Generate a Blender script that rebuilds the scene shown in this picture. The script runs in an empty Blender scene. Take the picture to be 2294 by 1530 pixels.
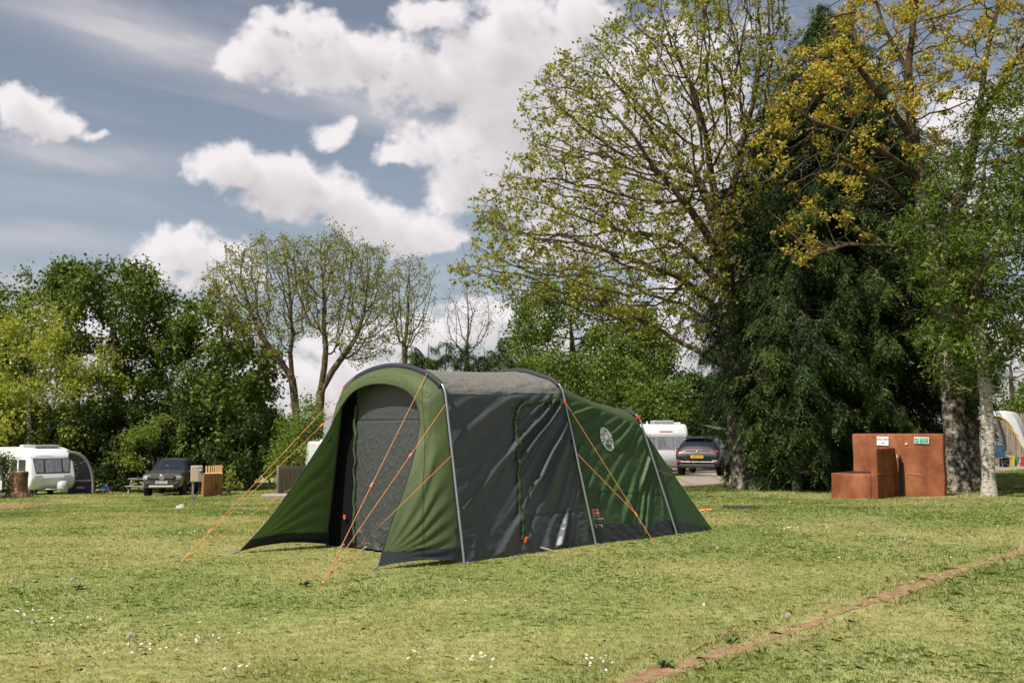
import bpy, bmesh, math, random
import numpy as np
from mathutils import Vector, Matrix, Euler
R = math.radians
sc = bpy.context.scene
rng = np.random.default_rng(7)
random.seed(7)

# ------------------------------------------------------------------ camera, world, sun, exposure
EYE, F, CX, CY, YH = 1.4, 2230.0, 1147.0, 765.0, 965.0
PITCH = math.atan((YH - CY) / F)
cam_d = bpy.data.cameras.new('camera'); cam = bpy.data.objects.new('camera', cam_d)
sc.collection.objects.link(cam); sc.camera = cam
cam.location = (0, 0, EYE); cam.rotation_euler = (math.pi / 2 + PITCH, 0, 0)
cam_d.sensor_width = 36.0; cam_d.lens = F / 2294 * 36.0
cam_d.clip_start = 0.1; cam_d.clip_end = 3000
cam_d.dof.use_dof = True; cam_d.dof.focus_distance = 11.5; cam_d.dof.aperture_fstop = 4.5
sc.view_settings.view_transform = 'Standard'; sc.view_settings.look = 'None'
sc.view_settings.exposure = 0.42; sc.view_settings.gamma = 1.0
sc.cycles.use_denoising = True
sc.cycles.max_bounces = 6; sc.cycles.transparent_max_bounces = 8
try:
    sc.cycles.caustics_reflective = False; sc.cycles.caustics_refractive = False
except Exception: pass

SUN_L = Vector((.635, .58, -1.15)).normalized()
sun_d = bpy.data.lights.new('sun', 'SUN'); sun = bpy.data.objects.new('sun', sun_d)
sc.collection.objects.link(sun)
sun_d.energy = 5.0; sun_d.angle = R(0.55); sun_d.color = (1.0, .93, .82)
sun.rotation_euler = SUN_L.to_track_quat('-Z', 'Y').to_euler(); sun.location = (-30, -20, 45)
SUN_EL = math.asin(-SUN_L.z); SUN_AZ = math.atan2(-SUN_L.x, -SUN_L.y)

def ray(px, py):
    d = Vector((px - CX, F, CY - py))
    d.rotate(Euler((PITCH, 0, 0)))
    return d
def P(px, py, Y):
    """world point seen at photo pixel (px, py) at distance Y"""
    d = ray(px, py); t = Y / d.y
    return Vector((d.x * t, Y, EYE + d.z * t))
def G(px, py, z=0.0):
    d = ray(px, py); t = (z - EYE) / d.z
    return Vector((d.x * t, d.y * t, z))

# ---- numpy noise
def _hash(ix, iy, iz, seed):
    h = (ix.astype(np.int64) * 374761393 + iy.astype(np.int64) * 668265263 + iz.astype(np.int64) * 2147483647 + seed * 1274126177) & 0xFFFFFFFF
    h = ((h ^ (h >> 13)) * 1274126177) & 0xFFFFFFFF
    h = ((h ^ (h >> 16)) * 2246822519) & 0xFFFFFFFF
    return ((h ^ (h >> 15)) & 0xFFFFFF) / float(0xFFFFFF)
def vnoise(x, y, seed=0):
    x = np.asarray(x, float); y = np.asarray(y, float)
    ix = np.floor(x); iy = np.floor(y); fx = x - ix; fy = y - iy
    fx = fx * fx * fx * (fx * (fx * 6 - 15) + 10); fy = fy * fy * fy * (fy * (fy * 6 - 15) + 10)
    z = np.zeros_like(ix)
    a = _hash(ix, iy, z, seed); b = _hash(ix + 1, iy, z, seed); c = _hash(ix, iy + 1, z, seed); d = _hash(ix + 1, iy + 1, z, seed)
    return (a * (1 - fx) + b * fx) * (1 - fy) + (c * (1 - fx) + d * fx) * fy
def fbm(x, y, oct=5, seed=0, gain=.5, lac=2.03):
    s = 0; a = 1; t = 0
    c, sn = math.cos(.6), math.sin(.6)
    for o in range(oct):
        s = s + a * vnoise(x, y, seed + o * 17); t += a
        x, y = (x * c - y * sn) * lac + 3.1, (x * sn + y * c) * lac + 1.7; a *= gain
    return s / t
def sstep(a, b, x):
    t = np.clip((x - a) / (b - a), 0, 1); return t * t * (3 - 2 * t)

# ---- the sky: Nishita air with a layer of clouds computed here (mask and brightness over directions)
def cloud_map():
    W, H = 1700, 1000
    u0, u1, v0, v1 = -.62, .62, -.08, .65
    U, Vv = np.meshgrid(np.linspace(u0, u1, W), np.linspace(v0, v1, H))
    def uv(px, py):
        d = ray(px, py); return d.x / d.y, d.z / d.y
    wx = fbm(U * 9, Vv * 9, 4, 5) - .5; wy = fbm(U * 9 + 50, Vv * 9, 4, 9) - .5
    wx2 = fbm(U * 42, Vv * 42, 4, 25) - .5; wy2 = fbm(U * 42 + 50, Vv * 42, 4, 29) - .5
    X = U + wx * .035 + wx2 * .018; Y = Vv + wy * .035 + wy2 * .018
    blobs = [  # px, py, rx, ry, weight
        (478, 392, 62, 50, 1), (540, 385, 80, 55, 1), (650, 425, 105, 65, 1), (745, 440, 110, 65, 1), (840, 475, 120, 60, 1), (930, 510, 110, 45, 1), (1010, 532, 75, 28, 1), (600, 470, 80, 30, .8),
        (620, 110, 115, 85, 1), (700, 150, 115, 75, 1), (560, 130, 85, 60, 1), (800, 120, 85, 65, 1), (640, 30, 85, 40, 1), (690, 60, 80, 40, 1),
        (1000, 165, 155, 95, 1), (1150, 110, 210, 120, 1), (1270, 40, 150, 70, 1), (970, 35, 85, 40, 1), (1150, 260, 180, 95, 1), (1010, 300, 110, 55, 1), (920, 335, 70, 28, 1), (1260, 250, 200, 150, 1),
        (1150, 400, 165, 75, 1), (1040, 430, 75, 40, .9), (1400, 300, 240, 200, 1), (1500, 170, 150, 140, 1), (1300, 440, 160, 90, 1), (1330, 560, 160, 60, .9), (1540, 480, 200, 140, 1), (1600, 330, 120, 160, .9),
        (60, 255, 95, 52, 1), (135, 272, 65, 32, 1), (10, 232, 70, 38, 1), (220, 290, 30, 12, .55),
        (390, 562, 85, 42, 1), (450, 600, 105, 45, 1), (350, 610, 75, 35, 1), (520, 640, 110, 30, .9),
        (745, 315, 50, 28, .8), (770, 290, 28, 22, .5),
        (950, 760, 240, 45, .95), (1080, 715, 110, 40, .9), (1200, 700, 150, 50, .8), (760, 860, 220, 60, .9), (1500, 760, 240, 90, .9), (1560, 640, 140, 60, .8),
        (2210, 260, 140, 70, .8), (2080, 420, 200, 90, .8), (2280, 760, 160, 60, .9), (1960, 150, 60, 40, .6), (1690, 60, 70, 40, .5),
        (250, 760, 300, 60, .8), (20, 820, 250, 60, .8)]
    m = np.full_like(U, -9.0)
    for px, py, rx, ry, w in blobs:
        cu, cv = uv(px, py)
        d2 = ((X - cu) / (rx / F)) ** 2 + ((Y - cv) / (ry / F)) ** 2
        b = w * (1.25 - d2 ** .75)
        k = .35; h = np.clip(.5 + .5 * (m - b) / k, 0, 1)
        m = b * (1 - h) + m * h + k * h * (1 - h)
    n = fbm(U * 26, Vv * 30, 6, 3, .56)
    billow = 1 - np.abs(fbm(U * 20, Vv * 24, 5, 31, .5) * 2 - 1)
    fine = fbm(U * 90, Vv * 95, 4, 41, .6)
    D = np.clip(m, -3, 1.3) + (n - .5) * 1.6 + (billow - .6) * .45 + (fine - .5) * .55
    A = sstep(-.16, .78, D) ** 1.15
    # shading: march towards the light (up and a little left), plus a greyer base
    dens = np.clip(D, 0, 1.2) * A
    acc = np.zeros_like(U)
    for i in range(1, 9):
        sh = np.roll(np.roll(dens, -int(i * 7), axis=0), int(i * 4), axis=1); acc += sh
    B = np.exp(-acc * .16)
    B = .60 + .50 * B + (billow - .6) * .16
    B = np.clip(B, .5, 1.06)
    # high thin streaks
    ci = np.zeros_like(U)
    for px, py, L, wd, ang, w in [(330, 85, 470, 75, 17, .75), (120, 10, 300, 60, 12, .5), (740, 215, 320, 45, 16, .5), (150, 350, 330, 45, 8, .5), (60, 530, 330, 45, 7, .55), (330, 375, 200, 20, 10, .3), (100, 430, 300, 60, 4, .25), (60, 640, 400, 60, 3, .3)]:
        cu, cv = uv(px, py); a = R(-ang)
        dx = (U + wx * .03 - cu) * F; dy = (Vv + wy * .03 - cv) * F
        s = dx * math.cos(a) + dy * math.sin(a); t = -dx * math.sin(a) + dy * math.cos(a)
        ci = np.maximum(ci, w * np.exp(-(s / L) ** 2 * 1.3 - (t / wd) ** 2 * 1.3))
    a = R(-14)
    st = fbm((U * math.cos(a) + Vv * math.sin(a)) * 6, (-U * math.sin(a) + Vv * math.cos(a)) * 50, 5, 77)
    ci = ci * (.45 + .9 * st) + .12 * sstep(.45, .8, st)
    ci = np.clip(ci, 0, .8)
    A2 = A + (1 - A) * ci
    B2 = np.where(A2 > 1e-4, (A * B + (1 - A) * ci * .78) / np.maximum(A2, 1e-4), .8)
    hz = np.exp(-np.clip(Vv, 0, 1) / .05) * .55          # milkier towards the horizon
    A3 = A2 + (1 - A2) * hz; B3 = (A2 * B2 + (1 - A2) * hz * .72) / np.maximum(A3, 1e-4)
    im = bpy.data.images.new('cloud_layer', W, H, alpha=False, float_buffer=True)
    im.colorspace_settings.name = 'Non-Color'
    buf = np.ones((H, W, 4), np.float32); buf[..., 0] = A3; buf[..., 1] = B3; buf[..., 2] = 0
    im.pixels.foreach_set(buf.ravel()); im.update()
    return im, (u0, u1, v0, v1)

world = bpy.data.worlds.new('World'); sc.world = world; world.use_nodes = True
nt = world.node_tree; nt.nodes.clear()
def nd(tree, typ, **kw):
    n = tree.nodes.new(typ)
    for k, v in kw.items(): setattr(n, k, v)
    return n
def math_n(tree, op, a, b=None, c=None, clamp=False):
    n = tree.nodes.new('ShaderNodeMath'); n.operation = op; n.use_clamp = clamp
    for i, v in enumerate((a, b, c)):
        if v is None: continue
        if isinstance(v, (int, float)): n.inputs[i].default_value = v
        else: tree.links.new(v, n.inputs[i])
    return n.outputs[0]
out = nd(nt, 'ShaderNodeOutputWorld'); bg = nd(nt, 'ShaderNodeBackground'); bg.inputs['Strength'].default_value = .105
sky = nd(nt, 'ShaderNodeTexSky', sky_type='NISHITA', sun_disc=False)
sky.sun_elevation = SUN_EL; sky.sun_rotation = SUN_AZ; sky.altitude = 50; sky.air_density = 1.0; sky.dust_density = 1.2; sky.ozone_density = 1.0
hs = nd(nt, 'ShaderNodeHueSaturation'); hs.inputs['Saturation'].default_value = .66; hs.inputs['Value'].default_value = .70
nt.links.new(sky.outputs[0], hs.inputs['Color'])
tc = nd(nt, 'ShaderNodeTexCoord'); sep = nd(nt, 'ShaderNodeSeparateXYZ'); nt.links.new(tc.outputs['Generated'], sep.inputs[0])
im, (u0, u1, v0, v1) = cloud_map()
ya = math_n(nt, 'MAXIMUM', math_n(nt, 'ABSOLUTE', sep.outputs[1]), .08)
uu = math_n(nt, 'DIVIDE', math_n(nt, 'SUBTRACT', math_n(nt, 'DIVIDE', sep.outputs[0], ya), u0), u1 - u0)
vv = math_n(nt, 'DIVIDE', math_n(nt, 'SUBTRACT', math_n(nt, 'DIVIDE', sep.outputs[2], ya), v0), v1 - v0)
cmb = nd(nt, 'ShaderNodeCombineXYZ'); nt.links.new(uu, cmb.inputs[0]); nt.links.new(vv, cmb.inputs[1])
it = nd(nt, 'ShaderNodeTexImage'); it.image = im; it.extension = 'MIRROR'; it.interpolation = 'Cubic'
nt.links.new(cmb.outputs[0], it.inputs['Vector'])
sepc = nd(nt, 'ShaderNodeSeparateColor'); nt.links.new(it.outputs['Color'], sepc.inputs[0])
cc = nd(nt, 'ShaderNodeMix', data_type='RGBA')   # cloud colour: grey base to warm white
cc.inputs[6].default_value = (0.0, 0.0, 0.0, 1); cc.inputs[7].default_value = (6.45, 6.1, 6.25, 1)
nt.links.new(sepc.outputs[1], cc.inputs[0]); 
# clouds thinned in the unseen sky away from this layer, to lower fill light
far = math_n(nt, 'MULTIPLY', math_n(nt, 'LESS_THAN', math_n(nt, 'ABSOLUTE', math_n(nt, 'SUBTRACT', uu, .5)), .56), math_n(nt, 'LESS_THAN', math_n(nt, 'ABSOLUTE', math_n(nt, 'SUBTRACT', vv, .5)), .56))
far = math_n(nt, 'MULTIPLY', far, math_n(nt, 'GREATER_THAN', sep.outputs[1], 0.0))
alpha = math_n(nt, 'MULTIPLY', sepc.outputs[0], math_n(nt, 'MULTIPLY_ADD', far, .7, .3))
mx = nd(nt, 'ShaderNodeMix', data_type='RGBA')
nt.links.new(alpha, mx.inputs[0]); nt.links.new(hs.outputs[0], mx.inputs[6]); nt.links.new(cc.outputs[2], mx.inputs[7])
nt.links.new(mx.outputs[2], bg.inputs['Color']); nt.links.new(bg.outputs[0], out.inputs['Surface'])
world.cycles.sampling_method = 'MANUAL'; world.cycles.sample_map_resolution = 512

# ------------------------------------------------------------------ helpers
COL = sc.collection
def tag(o, label=None, cat=None, group=None, kind=None):
    if label: o['label'] = label
    if cat: o['category'] = cat
    if group: o['group'] = group
    if kind: o['kind'] = kind
    return o
def empty(name, loc, rz=0.0, label=None, cat=None, group=None):
    o = bpy.data.objects.new(name, None); COL.objects.link(o)
    o.location = loc; o.rotation_euler = (0, 0, rz); o.empty_display_size = .2
    return tag(o, label, cat, group)
def link(name, me, mats, parent=None):
    o = bpy.data.objects.new(name, me); COL.objects.link(o)
    for m in (mats if isinstance(mats, (list, tuple)) else [mats]): me.materials.append(m)
    if parent: o.parent = parent
    return o
def copy_tree(o, parent=None):
    c = o.copy(); COL.objects.link(c)
    if parent: c.parent = parent
    for ch in list(o.children): copy_tree(ch, c)
    return c
def np_mesh(name, V, Fc, face_attrs=None, smooth=False):
    me = bpy.data.meshes.new(name); V = np.ascontiguousarray(V, np.float32); Fc = np.ascontiguousarray(Fc, np.int32)
    k = Fc.shape[1]
    me.vertices.add(len(V)); me.vertices.foreach_set('co', V.ravel())
    me.loops.add(Fc.size); me.loops.foreach_set('vertex_index', Fc.ravel())
    me.polygons.add(len(Fc)); me.polygons.foreach_set('loop_start', np.arange(0, Fc.size, k, dtype=np.int32))
    if smooth: me.polygons.foreach_set('use_smooth', np.ones(len(Fc), bool))
    me.update(calc_edges=True)
    for n, a in (face_attrs or {}).items():
        at = me.attributes.new(n, 'FLOAT', 'FACE'); at.data.foreach_set('value', np.ascontiguousarray(a, np.float32))
    return me

class MB:
    """collects shapes of one part; build() links them as one mesh object"""
    def __init__(s): s.v = []; s.f = []; s.sm = []; s.mi = []
    def add(s, vs, fs, smooth=False, mi=0):
        b = len(s.v); s.v += [tuple(v) for v in vs]
        for f in fs: s.f.append(tuple(b + i for i in f)); s.sm.append(smooth); s.mi.append(mi)
        return s
    def box(s, c, size, rot=None, bev=0.0, mi=0):
        x, y, z = (d / 2 for d in size); c = Vector(c)
        m = Euler(rot).to_matrix() if rot is not None else Matrix.Identity(3)
        if bev <= 0:
            vs = [Vector((sx * x, sy * y, sz * z)) for sx in (-1, 1) for sy in (-1, 1) for sz in (-1, 1)]
            fs = [(0, 1, 3, 2), (4, 6, 7, 5), (0, 4, 5, 1), (2, 3, 7, 6), (0, 2, 6, 4), (1, 5, 7, 3)]
            return s.add([c + m @ v for v in vs], fs, mi=mi)
        bm = bmesh.new(); bmesh.ops.create_cube(bm, size=1)
        for v in bm.verts: v.co = Vector((v.co.x * 2 * x, v.co.y * 2 * y, v.co.z * 2 * z))
        bmesh.ops.bevel(bm, geom=bm.edges[:], offset=bev, segments=2, affect='EDGES', profile=.5)
        bm.verts.index_update()
        s.add([c + m @ v.co for v in bm.verts], [[v.index for v in f.verts] for f in bm.faces], mi=mi)
        bm.free(); return s
    def tube(s, pts, r, n=8, cap=True, mi=0, smooth=True):
        pts = [Vector(p) for p in pts]; k = len(pts)
        rs = r if isinstance(r, (list, tuple)) else [r] * k
        T = []
        for i in range(k):
            t = (pts[min(i + 1, k - 1)] - pts[max(i - 1, 0)]); T.append(t.normalized() if t.length > 1e-9 else Vector((0, 0, 1)))
        ref = Vector((0, 0, 1)) if abs(T[0].z) < .9 else Vector((1, 0, 0))
        nrm = (ref - T[0] * ref.dot(T[0])).normalized(); vs = []
        for i in range(k):
            nrm = (nrm - T[i] * nrm.dot(T[i]));
            nrm = nrm.normalized() if nrm.length > 1e-6 else T[i].orthogonal().normalized()
            b = T[i].cross(nrm)
            for j in range(n):
                a = 2 * math.pi * j / n; vs.append(pts[i] + (nrm * math.cos(a) + b * math.sin(a)) * rs[i])
        fs = [(i * n + j, i * n + (j + 1) % n, (i + 1) * n + (j + 1) % n, (i + 1) * n + j) for i in range(k - 1) for j in range(n)]
        s.add(vs, fs, smooth, mi)
        if cap: s.add(vs[:n], [tuple(reversed(range(n)))], False, mi); s.add(vs[-n:], [tuple(range(n))], False, mi)
        return s
    def grid(s, P2, smooth=True, mi=0, closed=False):
        """P2[i][j] points"""
        m, n = len(P2), len(P2[0]); vs = [p for row in P2 for p in row]
        fs = [(i * n + j, (i + 1) * n + j, (i + 1) * n + (j + 1) % n, i * n + (j + 1) % n) for i in range(m - 1) for j in range(n if closed else n - 1)]
        return s.add(vs, fs, smooth, mi)
    def prism(s, outline, d, mi=0, smooth=False):
        """outline: closed list of points, extruded by vector d"""
        n = len(outline); d = Vector(d); a = [Vector(p) for p in outline]; b = [p + d for p in a]
        fs = [tuple(reversed(range(n))), tuple(range(n, 2 * n))] + [(i, (i + 1) % n, n + (i + 1) % n, n + i) for i in range(n)]
        return s.add(a + b, fs, smooth, mi)
    def lathe(s, prof, c=(0, 0, 0), n=20, axis='Z', mi=0, smooth=True):
        c = Vector(c); rows = []
        for r_, h in prof:
            row = []
            for j in range(n):
                a = 2 * math.pi * j / n; p = (r_ * math.cos(a), r_ * math.sin(a), h)
                if axis == 'Y': p = (p[0], p[2], p[1])
                if axis == 'X': p = (p[2], p[0], p[1])
                row.append(c + Vector(p))
            rows.append(row)
        return s.grid(rows, smooth, mi, closed=True)
    def build(s, name, mats, parent=None, world=False):
        me = bpy.data.meshes.new(name); o0 = Vector((0, 0, 0))
        if world and parent is not None:
            q = parent
            while q is not None: o0 = o0 + q.location; q = q.parent
        me.from_pydata([Vector(v) - o0 for v in s.v], [], s.f)
        me.polygons.foreach_set('use_smooth', s.sm); me.polygons.foreach_set('material_index', s.mi)
        bm = bmesh.new(); bm.from_mesh(me); bmesh.ops.recalc_face_normals(bm, faces=bm.faces); bm.to_mesh(me); bm.free()
        me.update()
        return link(name, me, mats, parent)

def text_part(name, body, size, mat, parent, mtx, depth=.002, align='CENTER', sx=1.0):
    cu = bpy.data.curves.new(name, 'FONT'); cu.body = body; cu.size = size; cu.align_x = align; cu.align_y = 'CENTER'; cu.extrude = depth
    ob = bpy.data.objects.new(name, cu); COL.objects.link(ob)
    bpy.context.view_layer.update()
    me = bpy.data.meshes.new_from_object(ob.evaluated_get(bpy.context.evaluated_depsgraph_get()))
    bpy.data.objects.remove(ob); bpy.data.curves.remove(cu)
    me.transform(Matrix.Diagonal((sx, 1, 1, 1))); me.transform(mtx)
    me.materials.clear()
    return link(name, me, mat, parent)

def frame_mtx(o, x, y):
    """matrix with local X along x, Y along y, origin o"""
    x = Vector(x).normalized(); z = x.cross(Vector(y)).normalized(); y = z.cross(x)
    return Matrix(((x.x, y.x, z.x, o[0]), (x.y, y.y, z.y, o[1]), (x.z, y.z, z.z, o[2]), (0, 0, 0, 1)))

# ------------------------------------------------------------------ materials
def mat(name, col, rough=.6, metal=0.0, spec=.5, var=0.0, vs=4.0, bump=0.0, bs=20.0, col2=None, coat=0.0, bdist=.02, trans=0.0, stretch=None, lo=.35, hi=.65, detail=6, sheen=0.0, transcol=None):
    m = bpy.data.materials.new(name); m.use_nodes = True; t = m.node_tree; b = t.nodes['Principled BSDF']
    b.inputs['Base Color'].default_value = (*col, 1); b.inputs['Roughness'].default_value = rough
    b.inputs['Metallic'].default_value = metal; b.inputs['Specular IOR Level'].default_value = spec
    b.inputs['Coat Weight'].default_value = coat; b.inputs['Coat Roughness'].default_value = .05
    b.inputs['Sheen Weight'].default_value = sheen
    tcn = t.nodes.new('ShaderNodeTexCoord'); vec = tcn.outputs['Object']
    if stretch:
        mp = t.nodes.new('ShaderNodeMapping'); mp.inputs['Scale'].default_value = stretch
        t.links.new(vec, mp.inputs[0]); vec = mp.outputs[0]
    if var > 0 or col2:
        n = t.nodes.new('ShaderNodeTexNoise'); n.inputs['Scale'].default_value = vs; n.inputs['Detail'].default_value = detail; n.inputs['Roughness'].default_value = .62
        t.links.new(vec, n.inputs['Vector'])
        cr = t.nodes.new('ShaderNodeValToRGB'); cr.color_ramp.elements[0].position = lo; cr.color_ramp.elements[1].position = hi
        c2 = col2 if col2 else tuple(min(1, c * (1 + var)) for c in col); c1 = col if col2 else tuple(c * (1 - var) for c in col)
        cr.color_ramp.elements[0].color = (*c1, 1); cr.color_ramp.elements[1].color = (*c2, 1)
        t.links.new(n.outputs[0], cr.inputs[0]); t.links.new(cr.outputs[0], b.inputs['Base Color'])
    if bump > 0:
        n2 = t.nodes.new('ShaderNodeTexNoise'); n2.inputs['Scale'].default_value = bs; n2.inputs['Detail'].default_value = 6; n2.inputs['Roughness'].default_value = .6
        t.links.new(vec, n2.inputs['Vector'])
        bp = t.nodes.new('ShaderNodeBump'); bp.inputs['Strength'].default_value = bump; bp.inputs['Distance'].default_value = bdist
        t.links.new(n2.outputs[0], bp.inputs['Height']); t.links.new(bp.outputs[0], b.inputs['Normal'])
    if trans > 0:
        tr = t.nodes.new('ShaderNodeBsdfTranslucent'); tr.inputs['Color'].default_value = (*(transcol or col), 1)
        mxs = t.nodes.new('ShaderNodeMixShader'); mxs.inputs[0].default_value = trans
        o = t.nodes['Material Output']; t.links.new(b.outputs[0], mxs.inputs[1]); t.links.new(tr.outputs[0], mxs.inputs[2]); t.links.new(mxs.outputs[0], o.inputs['Surface'])
    return m

def leaf_mat(name, cols, trans=.35, rough=.55, spec=.25, tcol=1.35):
    """cols: list of (pos, rgb), picked per leaf by its own random number"""
    m = bpy.data.materials.new(name); m.use_nodes = True; t = m.node_tree; b = t.nodes['Principled BSDF']
    at = t.nodes.new('ShaderNodeAttribute'); at.attribute_name = 'rnd'
    cr = t.nodes.new('ShaderNodeValToRGB'); e = cr.color_ramp.elements
    while len(e) < len(cols): e.new(.5)
    for el, (p, c) in zip(e, cols): el.position = p; el.color = (*c, 1)
    t.links.new(at.outputs['Fac'], cr.inputs[0]); t.links.new(cr.outputs[0], b.inputs['Base Color'])
    b.inputs['Roughness'].default_value = rough; b.inputs['Specular IOR Level'].default_value = spec
    tr = t.nodes.new('ShaderNodeBsdfTranslucent')
    sc_ = t.nodes.new('ShaderNodeVectorMath'); sc_.operation = 'MULTIPLY'; sc_.inputs[1].default_value = (tcol, tcol * 1.05, tcol * .55)
    t.links.new(cr.outputs[0], sc_.inputs[0]); t.links.new(sc_.outputs[0], tr.inputs['Color'])
    mxs = t.nodes.new('ShaderNodeMixShader'); mxs.inputs[0].default_value = trans
    o = t.nodes['Material Output']; t.links.new(b.outputs[0], mxs.inputs[1]); t.links.new(tr.outputs[0], mxs.inputs[2]); t.links.new(mxs.outputs[0], o.inputs['Surface'])
    return m

# ------------------------------------------------------------------ terrain
_ctl = [(100, 1109, 52), (390, 1109, 52), (40, 1112, 42), (432, 1137, 32.8), (475, 1112, 47), (650, 1110, 42), (1575, 1066, 41.6),
        (2000, 1115, 22.5), (1670, 1097, 26), (2240, 1053, 38), (2215, 1108, 22), (1700, 1070, 42), (1900, 1068, 40), (2150, 1100, 24), (800, 1112, 38)]
_A = []; _b = []
def _wy(y): return sstep(13.5, 30, y)
for px, py, Y in _ctl:
    p = P(px, py, Y); w = float(_wy(Y)); _A.append([w, w * p.x, w * Y, w * p.x * Y * .05]); _b.append(p.z)
GC = np.linalg.lstsq(np.array(_A), np.array(_b), rcond=None)[0]
_CP = np.array([[P(px, py, Y).x, Y, 0] for px, py, Y in _ctl])
def _res(x, y):
    w = 1 / (((np.asarray(x)[..., None] - _CP[:, 0]) ** 2 + (np.asarray(y)[..., None] - _CP[:, 1]) ** 2) + 6.0) ** 1.5
    return (w * _CP[:, 2]).sum(-1) / (w.sum(-1) + 2e-5)
def gz(x, y):
    xa = np.clip(x, -34, 30); ya = np.clip(y, 0, 62)
    z = _wy(ya) * (GC[0] + GC[1] * xa + GC[2] * ya + GC[3] * xa * ya * .05)
    z = z + _wy(ya) * _res(xa, ya)
    z = z + .02 * (vnoise(np.asarray(x) * .45, np.asarray(y) * .45, 3) - .5) * sstep(15, 20, y)
    return z - np.clip(np.asarray(y) - 62, 0, 400) * .02
def gzf(x, y): return float(gz(np.array([x]), np.array([y]))[0])
for _ in range(6):
    _CP[:, 2] += np.array(_b) - gz(_CP[:, 0], _CP[:, 1])
def GG(px, py):
    """photo pixel to the ground"""
    d = ray(px, py); t = 4.0
    for _ in range(4000):
        p = Vector((d.x, d.y, d.z)) * (t / d.y) + Vector((0, 0, EYE))
        if p.z <= gzf(p.x, p.y): break
        t *= 1.004
        if t > 90: break
    return Vector((p.x, p.y, gzf(p.x, p.y)))
def on(px, Y):
    """point on the ground straight below photo column px at distance Y"""
    x = (px - CX) / (F * math.cos(PITCH) + 330 * math.sin(PITCH)) * Y
    return Vector((x, Y, gzf(x, Y)))
def pt_seg_dist(X, Y, path):
    d = np.full(X.shape, 1e9)
    for (ax, ay), (bx, by) in zip(path[:-1], path[1:]):
        dx, dy = bx - ax, by - ay; t = np.clip(((X - ax) * dx + (Y - ay) * dy) / (dx * dx + dy * dy), 0, 1)
        d = np.minimum(d, np.hypot(X - ax - t * dx, Y - ay - t * dy))
    return d
def in_poly(X, Y, poly):
    r = np.zeros(X.shape, bool); n = len(poly); j = n - 1
    for i in range(n):
        xi, yi = poly[i]; xj, yj = poly[j]
        r ^= ((yi > Y) != (yj > Y)) & (X < (xj - xi) * (Y - yi) / (yj - yi + 1e-12) + xi); j = i
    return r

ys = np.concatenate([np.linspace(-12, 4, 9), np.linspace(4.4, 30, 150), np.geomspace(30.3, 420, 70)])
ss = np.linspace(-1, 1, 161)
SX, SY = np.meshgrid(ss, ys); GX = SX * (16 + .95 * np.abs(SY)); GY = SY
GZ = gz(GX, GY) + .012 * (vnoise(GX * 2.5, GY * 2.5, 11) - .5)
nx = len(ss); idx = np.arange(len(ys) * nx).reshape(len(ys), nx)
Fq = np.stack([idx[:-1, :-1], idx[:-1, 1:], idx[1:, 1:], idx[1:, :-1]], -1).reshape(-1, 4)
me = np_mesh('lawn', np.stack([GX, GY, GZ], -1).reshape(-1, 3), Fq, smooth=True)

def lawn_material():
    m = bpy.data.materials.new('lawn_soil'); m.use_nodes = True; t = m.node_tree; b = t.nodes['Principled BSDF']
    tcn = t.nodes.new('ShaderNodeTexCoord')
    def noise(s, d=5):
        n = t.nodes.new('ShaderNodeTexNoise'); n.inputs['Scale'].default_value = s; n.inputs['Detail'].default_value = d
        t.links.new(tcn.outputs['Object'], n.inputs['Vector']); return n.outputs[0]
    def ramp(f, stops):
        r = t.nodes.new('ShaderNodeValToRGB'); e = r.color_ramp.elements
        while len(e) < len(stops): e.new(.5)
        for el, (p, c) in zip(e, stops): el.position = p; el.color = (*c, 1)
        t.links.new(f, r.inputs[0]); return r.outputs[0]
    c1 = ramp(noise(.55, 6), [(.3, (.200, .240, .074)), (.55, (.28, .29, .112)), (.75, (.36, .325, .16))])
    c2 = ramp(noise(9, 8), [(.3, (.55, .60, .5)), (.7, (1.25, 1.2, 1.2))])
    mu = t.nodes.new('ShaderNodeMix'); mu.data_type = 'RGBA'; mu.blend_type = 'MULTIPLY'; mu.inputs[0].default_value = 1
    t.links.new(c1, mu.inputs[6]); t.links.new(c2, mu.inputs[7]); t.links.new(mu.outputs[2], b.inputs['Base Color'])
    b.inputs['Roughness'].default_value = .95; b.inputs['Specular IOR Level'].default_value = .1
    bp = t.nodes.new('ShaderNodeBump'); bp.inputs['Strength'].default_value = .8; bp.inputs['Distance'].default_value = .03
    t.links.new(noise(30, 4), bp.inputs['Height']); t.links.new(bp.outputs[0], b.inputs['Normal'])
    return m
tag(link('lawn', me, lawn_material()), kind='structure')

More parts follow.
